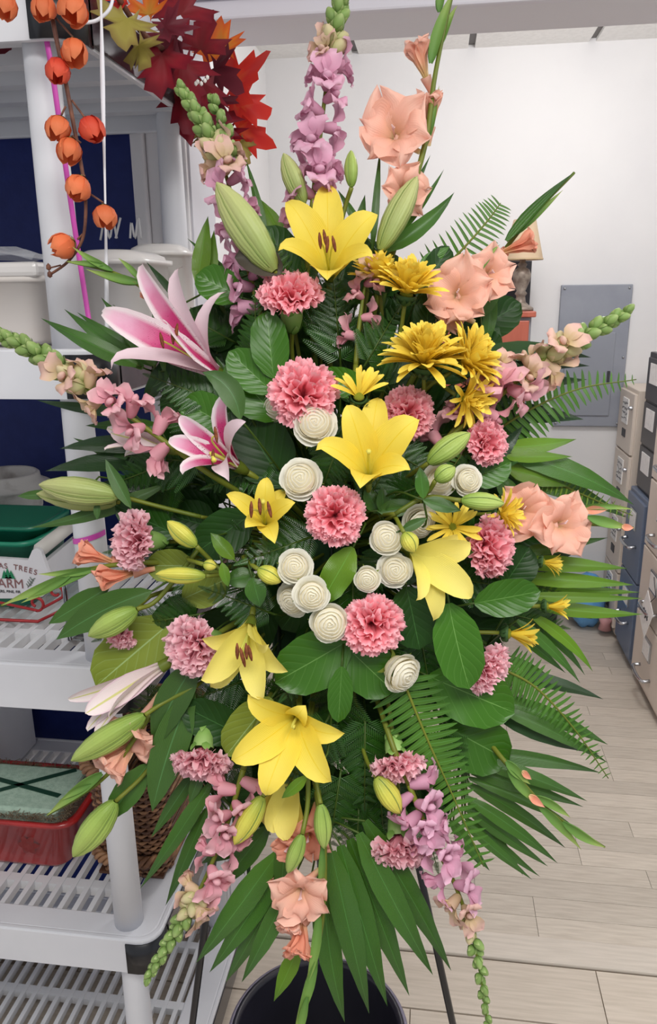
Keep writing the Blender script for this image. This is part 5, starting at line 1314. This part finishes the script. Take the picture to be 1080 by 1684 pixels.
t, o, s = stalk_thing('gladiolus', 'gladiolus with pale peach flowers hanging left beside the shelf post', 'gladiolus', [(300, 1110, .04), (245, 1180), (185, 1265), (130, 1310), (78, 1340)], .875, .0036, .0014, GG)
floret(t, o, (262, 1140), (212, 1212), .868, 62, (-.4, -.6, .7), seed=18, op=.75)
floret(t, o, (232, 1190), (178, 1265), .866, 66, (-.6, -.6, .5), seed=19, op=.5)
sheath(t, o, [(168, 1272), (125, 1300), (76, 1342)], 26, .868); sheath(t, o, [(150, 1290), (120, 1302), (96, 1318)], 14, .867)
t, o, s = stalk_thing('gladiolus', 'thin gladiolus tip in green bud at upper left over the canisters', 'gladiolus', [(300, 530, .04), (245, 480), (185, 448), (112, 430)], .885, .0034, .0014, GG)
floret(t, o, (262, 500), (238, 482), .885, 20, (-.4, .5, .6), seed=20, op=.4, m_=GLADO)
sheath(t, o, [(232, 465), (190, 460), (140, 442)], 20, .88); sheath(t, o, [(185, 445), (150, 430), (118, 405)], 16, .88); sheath(t, o, [(170, 436), (140, 434), (108, 430)], 13, .88); sheath(t, o, [(232, 462), (215, 440), (194, 424)], 14, .882)
t, o, s = stalk_thing('gladiolus', 'drooping gladiolus in tight green bud at lower right over the floor', 'gladiolus', [(780, 1190, .05), (838, 1262), (905, 1335), (994, 1393)], .865, .0034, .0012, GG)
sheath(t, o, [(832, 1252), (850, 1272), (872, 1290)], 22, .86); sheath(t, o, [(835, 1265), (858, 1300), (890, 1325)], 22, .86); sheath(t, o, [(880, 1310), (915, 1325), (938, 1345)], 18, .862); sheath(t, o, [(885, 1325), (925, 1360), (956, 1398)], 20, .86); sheath(t, o, [(925, 1352), (960, 1380), (996, 1394)], 20, .858)
sheath(t, o, [(858, 1268), (866, 1276), (874, 1282)], 14, .858, GLADO); sheath(t, o, [(870, 1308), (882, 1318), (896, 1328)], 17, .856, GLADO)

# snapdragons
snapdragon('tall lilac pink snapdragon at the very top of the spray', [(512, 350), (522, 260), (538, 130), (552, 40), (566, -15)], .88, (.0, .62, 17), (.6, 1, 20), 46, 'lilac', 1, cream=(.93, 1))
snapdragon('lilac snapdragon at upper left with two green bud tips', [(425, 505), (400, 410), (372, 290), (340, 215), (300, 150)], .875, (.0, .6, 15), (.56, 1, 24), 46, 'lilac', 2, extra=[(385, 280), (370, 215), (346, 155)], cream=(.85, 1))
snapdragon('pale pink snapdragon reaching left across the shelf', [(290, 740), (220, 690), (140, 635), (60, 580), (-6, 548)], .845, (.05, .56, 8), (.48, 1, 26), 50, 'pink', 3, cream=(.62, 1))
snapdragon('pink and cream snapdragon reaching right in front of the grey panel', [(775, 690), (835, 640), (890, 595), (960, 552), (1026, 516)], .862, (.0, .6, 8), (.52, 1, 20), 50, 'pink', 4, cream=(.5, 1))
snapdragon('lilac pink snapdragon hanging at lower left over the shelves', [(400, 1265), (375, 1350), (335, 1450), (290, 1530), (240, 1612)], .838, (.05, .6, 11), (.55, .98, 30), 44, 'pink', 5, cream=(.82, 1), bs=.85)
snapdragon('lilac pink snapdragon hanging at lower right in front of the floor', [(672, 1290), (705, 1370), (750, 1460), (782, 1560), (802, 1684)], .84, (.0, .58, 13), (.62, .99, 20), 46, 'lilac', 6, cream=(.9, 1), bs=.72)
snapdragon('short pink snapdragon peeking out below the top chrysanthemum', [(585, 600), (590, 540), (598, 480), (604, 450)], .865, (.25, .95, 5), (.9, 1, 2), 38, 'pink', 7, cream=(.95, 1))
snapdragon('pink snapdragon pieces showing beside the right-hand chrysanthemums', [(720, 740), (760, 690), (800, 640), (822, 600)], .87, (.05, .95, 8), (.9, 1, 2), 38, 'pink', 8, cream=(.95, 1))
# ================================================================ foliage of the spray
palm('palm frond fanning straight down over the bucket', (530, 1345), [
    (455, 1405, 322, 1584, 44), (462, 1425, 344, 1600, 40), (470, 1440, 370, 1617, 38), (478, 1455, 397, 1616, 34), (490, 1560, 450, 1647, 30, PALMB),
    (530, 1430, 567, 1682, 46, None, -14, 0), (545, 1400, 607, 1668, 46), (560, 1390, 637, 1655, 46), (575, 1380, 673, 1638, 44), (590, 1370, 712, 1604, 44), (600, 1350, 742, 1597, 42, None, 10, 0),
    (440, 1360, 350, 1470, 38), (470, 1380, 460, 1480, 34)], z=.865, m_=PALM, wf=.5)
palm('palm frond spreading down right over the pale floor', (760, 1230), [
    (775, 1250, 966, 1318, 40, None, 0, -16), (775, 1270, 959, 1327, 36, None, 0, -10), (770, 1290, 930, 1395, 36, None, 10, -10), (765, 1310, 917, 1420, 34, None, 8, -8), (765, 1330, 901, 1425, 30, None, 4, 0),
    (765, 1345, 888, 1442, 26), (760, 1350, 875, 1447, 26), (770, 1240, 988, 1271, 40, None, 0, -18), (745, 1350, 790, 1425, 30), (740, 1350, 805, 1432, 30), (772, 1280, 945, 1360, 30, None, 6, -12), (770, 1320, 860, 1440, 26, None, 4, -4)], z=.895, wf=.34)
palm('palm frond behind the lower right carnation, tips over the floor', (800, 1060), [
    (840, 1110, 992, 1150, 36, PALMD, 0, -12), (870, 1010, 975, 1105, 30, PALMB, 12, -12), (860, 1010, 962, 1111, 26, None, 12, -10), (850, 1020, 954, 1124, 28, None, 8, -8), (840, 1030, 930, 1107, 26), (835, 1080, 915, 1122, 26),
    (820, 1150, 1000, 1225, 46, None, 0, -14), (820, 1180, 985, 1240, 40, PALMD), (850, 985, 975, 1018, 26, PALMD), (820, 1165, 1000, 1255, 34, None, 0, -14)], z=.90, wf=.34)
palm('bright palm frond pointing straight right toward the cabinets', (820, 960), [
    (840, 925, 1032, 935, 34, PALMB, 0, -4), (850, 950, 1042, 962, 32, PALMB, 0, -3), (860, 968, 1053, 974, 24, PALMB), (860, 980, 1057, 984, 22, PALMB), (870, 992, 1057, 1010, 30, PALMB, 0, 8), (845, 940, 960, 900, 26, PALMD), (850, 910, 1000, 884, 26)], z=.905)
palm('palm frond at right sweeping down behind the peach flowers', (810, 745), [
    (825, 735, 948, 722, 34, PALMB, 0, 8), (830, 745, 1043, 831, 48, None, 10, -18), (820, 765, 1029, 851, 50, None, 0, -12), (830, 752, 941, 751, 24, PALMB), (835, 770, 935, 800, 40, PALMB), (815, 780, 900, 900, 44, None), (810, 760, 860, 700, 30, PALMD)], z=.905)
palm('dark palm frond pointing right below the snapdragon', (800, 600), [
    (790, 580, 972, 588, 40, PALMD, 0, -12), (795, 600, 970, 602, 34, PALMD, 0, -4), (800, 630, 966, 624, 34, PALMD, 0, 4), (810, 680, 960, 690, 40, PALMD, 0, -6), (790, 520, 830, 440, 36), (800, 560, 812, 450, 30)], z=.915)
palm('palm frond at left with sharp tips over the canisters', (250, 610), [
    (225, 600, 67, 523, 36, None, 10, 10), (235, 605, 105, 508, 34, None, 12, 12), (250, 600, 126, 513, 30, None, 10, 8), (255, 600, 166, 489, 34, None, 8, 6), (270, 610, 250, 480, 22), (240, 660, 300, 560, 36, PALMD), (262, 580, 185, 500, 24)], z=.89)
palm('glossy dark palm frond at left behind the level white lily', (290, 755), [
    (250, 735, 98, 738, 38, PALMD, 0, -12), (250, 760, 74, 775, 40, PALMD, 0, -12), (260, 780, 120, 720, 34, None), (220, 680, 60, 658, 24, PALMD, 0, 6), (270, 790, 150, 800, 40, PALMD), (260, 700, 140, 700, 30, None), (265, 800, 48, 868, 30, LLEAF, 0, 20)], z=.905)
palm('palm frond behind the upper left snapdragon', (350, 470), [
    (325, 465, 342, 355, 38, PALMB), (345, 480, 352, 378, 30, PALMB), (395, 470, 308, 392, 18, None), (440, 440, 403, 260, 20, None, 10, -4), (470, 400, 425, 325, 36, PALMB), (375, 470, 330, 400, 26), (300, 500, 240, 430, 16, PALMD)], z=.905)
palm('palm frond with long blades rising behind the top chrysanthemums', (640, 440), [
    (632, 412, 747, 316, 34, None, 14, 12), (640, 400, 730, 278, 16, None, 8, 8), (620, 410, 708, 254, 20, None, 6, 6), (612, 410, 625, 243, 16, None), (596, 380, 555, 312, 18, None), (630, 420, 655, 350, 34, None), (690, 440, 740, 405, 30, SALAL), (585, 400, 600, 320, 24)], z=.90)
palm('narrow dark leaves hanging at lower left behind the snapdragon', (330, 1280), [
    (345, 1290, 230, 1462, 34, None, 10, -10), (340, 1330, 272, 1490, 30, None), (320, 1270, 248, 1378, 30, LLEAF), (330, 1270, 311, 1322, 26, LLEAF), (385, 1330, 402, 1440, 18, PALMD), (410, 1380, 408, 1460, 10, PALMD), (370, 1340, 340, 1440, 30, None), (420, 1370, 330, 1420, 40, None)], z=.885)

# lily leaves at the left
G2 = 'long lily leaves in the spray'
leaf('long green lily leaf pointing down left above the small carnation', (250, 972), (92, 1052), 50, LLEAF, z=.865, prof='leaf', group=G2, name='lily_leaf', side=(-6, -14))
leaf('dark lily leaf pointing down left under the peach trumpet', (180, 965), (80, 1026), 36, LLEAF, z=.88, prof='leaf', group=G2, name='lily_leaf')
leaf('slim lily leaf standing up beside the fat left bud', (215, 835), (173, 755), 24, LLEAF, z=.86, prof='leaf', group=G2, name='lily_leaf')
leaf('small lily leaf jutting left of the fat bud', (90, 812), (28, 816), 16, LLEAF, z=.89, prof='leaf', group=G2, name='lily_leaf')
leaf('short lily leaf below the left buds, tip down', (160, 826), (160, 855), 12, LLEAF, z=.87, prof='leaf', group=G2, name='lily_leaf')
leaf('curled lily leaf wrapping the base of the large pink lily', (395, 690), (332, 612), 40, LLEAF, z=.80, prof='leaf', group=G2, name='lily_leaf', side=(24, -24))
leaf('dark lily leaf crossing beneath the closed white lily', (318, 1130), (250, 1335), 60, LLEAF, z=.872, prof='leaf', group=G2, name='lily_leaf', side=(-10, 0))
leaf('broad lily leaf folded behind the closed white lily', (330, 1080), (255, 1230), 56, LLEAF, z=.87, prof='leaf', group=G2, name='lily_leaf', side=(-20, 0))
leaf('lily leaf behind the lowest left bud', (245, 1255), (172, 1352), 46, LLEAF, z=.882, prof='leaf', group=G2, name='lily_leaf')
leaf('bright lily leaf at the fork by the yellow-green buds', (385, 920), (346, 876), 26, PALMB, z=.82, prof='leaf', group=G2, name='lily_leaf')
leaf('small lily leaf below the level yellow-green bud', (365, 925), (375, 965), 18, PALMB, z=.815, prof='leaf', group=G2, name='lily_leaf')
leaf('lily leaf hanging beside the plump bud', (415, 950), (428, 998), 36, PALM, z=.815, prof='leaf', group=G2, name='lily_leaf')
leaf('lily leaf lying level left of the plump bud', (420, 945), (368, 955), 34, PALM, z=.825, prof='leaf', group=G2, name='lily_leaf')
leaf('pointed lily leaf standing by the right white roses', (696, 820), (690, 768), 24, PALM, z=.80, prof='leaf', group=G2, name='lily_leaf')
leaf('lily leaf under the right-pointing bud', (695, 822), (758, 840), 24, PALM, z=.80, prof='leaf', group=G2, name='lily_leaf')
leaf('dark lily leaf in front of the shaded rose', (660, 872), (702, 852), 18, LLEAF, z=.80, prof='leaf', group=G2, name='lily_leaf')
leaf('bright lily leaf across the hanging yellow lily', (505, 1275), (463, 1313), 20, PALMB, z=.80, prof='leaf', group=G2, name='lily_leaf')
leaf('lily leaf right of the plump bud above the dark centre', (620, 840), (690, 830), 30, PALM, z=.84, prof='leaf', group=G2, name='lily_leaf')
leaf('short lily leaf standing under the central yellow lily', (630, 845), (628, 800), 22, PALM, z=.84, prof='leaf', group=G2, name='lily_leaf')
leaf('lily leaf leaning left under the central yellow lily', (622, 845), (600, 800), 28, PALM, z=.845, prof='leaf', group=G2, name='lily_leaf')

# salal leaves
leaf('glossy oval salal leaf hanging right of the lower pink carnation', (738, 992), (772, 1133), 80, z=.822, side=(-6, 0))
leaf('glossy salal leaf lying level beside the small mums', (780, 992), (888, 972), 62, z=.835)
leaf('broad glossy salal leaf below the white rose cluster', (575, 1052), (452, 1122), 96, z=.835)
leaf('salal leaf under the deep pink lower carnation', (568, 1062), (648, 1138), 88, z=.835)
leaf('small pointed salal leaf hanging below the rose cluster', (562, 1096), (556, 1188), 42, z=.82)
leaf('wide salal leaf right of the profile white rose', (705, 1112), (846, 1172), 96, z=.865)
leaf('dark salal leaf between the lower carnation and pale lily', (668, 965), (690, 1068), 84, SALALD, z=.84)
leaf('large salal leaf behind the sword fern', (735, 1195), (836, 1250), 96, z=.885)
leaf('upright salal leaf beneath the side-view carnation', (450, 622), (438, 512), 64, z=.845)
leaf('salal leaf at left of the upper centre with pale midrib', (448, 645), (376, 578), 62, z=.85)
leaf('long salal leaf between the pink lily and the carnation', (458, 690), (372, 596), 80, z=.86)
leaf('large dark salal leaf left of the single rose', (470, 800), (385, 668), 104, SALALD, z=.87)
leaf('salal leaf with lobed edge under the middle carnation', (580, 900), (528, 990), 52, PALMB, z=.815, ruf=.3)
leaf('broad salal leaf behind the small pink lily', (372, 700), (300, 660), 70, z=.87)
leaf('dark salal leaf left of the small yellow lily', (415, 845), (320, 910), 74, SALALD, z=.855)
leaf('pale-backed salal leaf at left behind the closed lily', (285, 1020), (158, 1128), 104, SALALP, z=.885)
leaf('pale-backed salal leaf behind the wide yellow lily', (446, 1148), (372, 1242), 72, SALALP, z=.85)
leaf('brown-backed salal leaf above the side-view carnation', (462, 450), (386, 424), 50, SALALB, z=.84, side=(10, -14))
leaf('salal leaf below the upper left snapdragon', (398, 490), (322, 452), 62, z=.875)
leaf('dark salal leaf left of the top yellow lily', (485, 455), (436, 372), 62, SALALD, z=.88)
leaf('round salal leaf behind the top chrysanthemum', (700, 470), (738, 405), 44, SALALD, z=.89)
leaf('pale salal leaf behind the lower left buds', (300, 985), (378, 950), 60, SALALP, z=.87)
leaf('pale salal leaf left of the carnation by the post', (320, 930), (240, 930), 56, SALALP, z=.885)
leaf('salal leaf behind the left pale carnation', (290, 880), (190, 830), 60, SALALD, z=.89)
leaf('salal leaf below the sparse chrysanthemum', (600, 640), (520, 620), 50, z=.86)
leaf('salal leaf under the right pink carnation', (770, 790), (840, 760), 54, z=.87)
leaf('salal leaf under the oval right carnation', (830, 960), (870, 900), 66, SALALD, z=.875)
leaf('salal leaf below the peach upper right gladiolus', (700, 560), (705, 480), 50, SALALD, z=.885)
leaf('salal leaf low at left beside the hanging carnation', (400, 1210), (300, 1160), 70, SALALD, z=.87)

# sword ferns
sword_fern('sword fern rising at upper right beside the lamp', [(700, 470, .02), (760, 410), (800, 365), (823, 334)], 52, 22, 17, 'd', z=.905, w=.62)
sword_fern('sword fern reaching right in front of the grey panel', [(780, 735, .02), (860, 680), (950, 640), (1046, 624)], 66, 8, 24, 'd', z=.893, w=.8)
sword_fern('large sword fern hanging at lower centre right', [(655, 1100), (700, 1210), (745, 1310), (795, 1425)], 64, 20, 27, 'd', z=.842, w=.92)
sword_fern('sword fern curving down at lower right over the floor', [(815, 1095), (880, 1130), (945, 1200), (1000, 1280)], 48, 8, 26, 'd', z=.882, w=.75)
sword_fern('small light fern tip pointing right behind the gladiolus', [(880, 775), (950, 810), (1040, 848)], 26, 8, 18, 'l', z=.91, w=.6)
sword_fern('sword fern tucked below the right snapdragon', [(790, 690), (760, 745), (730, 790)], 40, 20, 12, 'd', z=.875, w=.8)

# leatherleaf fern filling
LF = [(470, 520, 100, 130), (520, 560, 70, 130), (560, 600, 95, 150), (600, 600, 60, 120), (640, 640, 120, 110), (380, 560, 150, 120), (360, 660, 160, 120), (330, 760, 175, 140), (300, 800, 190, 130), (280, 760, 200, 110),
      (420, 700, 120, 120), (450, 760, 200, 120), (560, 720, 250, 110), (600, 830, 60, 120), (560, 780, 100, 130), (520, 880, 200, 130), (420, 900, 180, 120), (360, 960, 170, 120), (330, 1010, 190, 120), (450, 1010, 160, 120), (400, 1120, 200, 130),
      (580, 960, 270, 120), (600, 1020, 300, 130), (690, 1040, 280, 110), (700, 900, 20, 120), (740, 950, 350, 120), (820, 940, 340, 110), (760, 640, 30, 110), (790, 690, 10, 100), (720, 620, 60, 110), (740, 800, 20, 110), (800, 860, 10, 110),
      (560, 1130, 265, 150), (540, 1180, 240, 150), (600, 1180, 270, 160), (620, 1250, 275, 150), (560, 1270, 262, 150), (590, 1320, 268, 130), (640, 1180, 290, 140), (700, 1200, 300, 140), (400, 1240, 230, 140), (440, 1290, 250, 130),
      (360, 1190, 215, 130), (300, 1140, 210, 120), (690, 1320, 285, 120), (480, 480, 60, 110), (640, 740, 330, 110), (700, 720, 10, 100), (540, 1060, 230, 120), (480, 1130, 215, 130), (250, 1020, 200, 100), (840, 1010, 345, 100), (780, 1100, 320, 120), (660, 1090, 280, 110), (420, 600, 90, 110), (330, 700, 140, 110), (520, 820, 45, 100), (690, 800, 200, 100), (640, 900, 240, 110), (280, 900, 185, 110)]
MARKS = [('the top yellow lily', 540, 400), ('the side-view upper carnation', 478, 475), ('the carnation above the white rose', 497, 645), ('the central yellow lily', 605, 730), ('the small yellow lily', 432, 838), ('the middle carnation', 551, 848),
         ('the large pink lily', 300, 570), ('the small pink lily', 350, 735), ('the carnation by the shelf post', 214, 888), ('the nodding yellow lily', 400, 1080), ('the wide open yellow lily', 470, 1225), ('the lower centre carnation', 613, 1028),
         ('the profile white rose', 660, 1106), ('the left pale carnation', 311, 1064), ('the hanging left carnation', 330, 1252), ('the carnation above the yellow bud', 652, 1257), ('the lowest carnation', 658, 1400), ('the large spidery chrysanthemum', 697, 590),
         ('the right-hand pink carnation', 803, 727), ('the oval right carnation', 811, 898), ('the right-turned yellow lily', 725, 945), ('the lower right carnation', 808, 1103), ('the centre rose cluster', 500, 975), ('the single white rose', 494, 788), ('the right rose group', 640, 920), ('the disc-centred chrysanthemum', 744, 866), ('the half-hidden carnation', 674, 676), ('the large sword fern', 730, 1250), ('the level yellow-green bud', 297, 945), ('the hanging yellow lily', 460, 1330)]
used_lbl = set()
def fern_label(x, y):
    for nm, mx, my in sorted(MARKS, key=lambda q: (q[1] - x)**2 + (q[2] - y)**2):
        dx, dy = x - mx, y - my
        d = ('right of ' if dx > 0 else 'left of ') if abs(dx) > abs(dy) else ('below ' if dy > 0 else 'above ')
        lb = 'dark feathery leatherleaf fern sprig just ' + d + nm
        if lb not in used_lbl:
            used_lbl.add(lb); return lb
for i, (x, y, a, l) in enumerate(LF):
    ar = math.radians(a)
    leather(x, y, a, l, z=zs(x, y) + .035 + .012*(i % 3), seed=i, label=fern_label(x + .5*l*math.cos(ar), y - .5*l*math.sin(ar)))
# dark back foliage that closes the heart of the spray
rdm = random.Random(21)
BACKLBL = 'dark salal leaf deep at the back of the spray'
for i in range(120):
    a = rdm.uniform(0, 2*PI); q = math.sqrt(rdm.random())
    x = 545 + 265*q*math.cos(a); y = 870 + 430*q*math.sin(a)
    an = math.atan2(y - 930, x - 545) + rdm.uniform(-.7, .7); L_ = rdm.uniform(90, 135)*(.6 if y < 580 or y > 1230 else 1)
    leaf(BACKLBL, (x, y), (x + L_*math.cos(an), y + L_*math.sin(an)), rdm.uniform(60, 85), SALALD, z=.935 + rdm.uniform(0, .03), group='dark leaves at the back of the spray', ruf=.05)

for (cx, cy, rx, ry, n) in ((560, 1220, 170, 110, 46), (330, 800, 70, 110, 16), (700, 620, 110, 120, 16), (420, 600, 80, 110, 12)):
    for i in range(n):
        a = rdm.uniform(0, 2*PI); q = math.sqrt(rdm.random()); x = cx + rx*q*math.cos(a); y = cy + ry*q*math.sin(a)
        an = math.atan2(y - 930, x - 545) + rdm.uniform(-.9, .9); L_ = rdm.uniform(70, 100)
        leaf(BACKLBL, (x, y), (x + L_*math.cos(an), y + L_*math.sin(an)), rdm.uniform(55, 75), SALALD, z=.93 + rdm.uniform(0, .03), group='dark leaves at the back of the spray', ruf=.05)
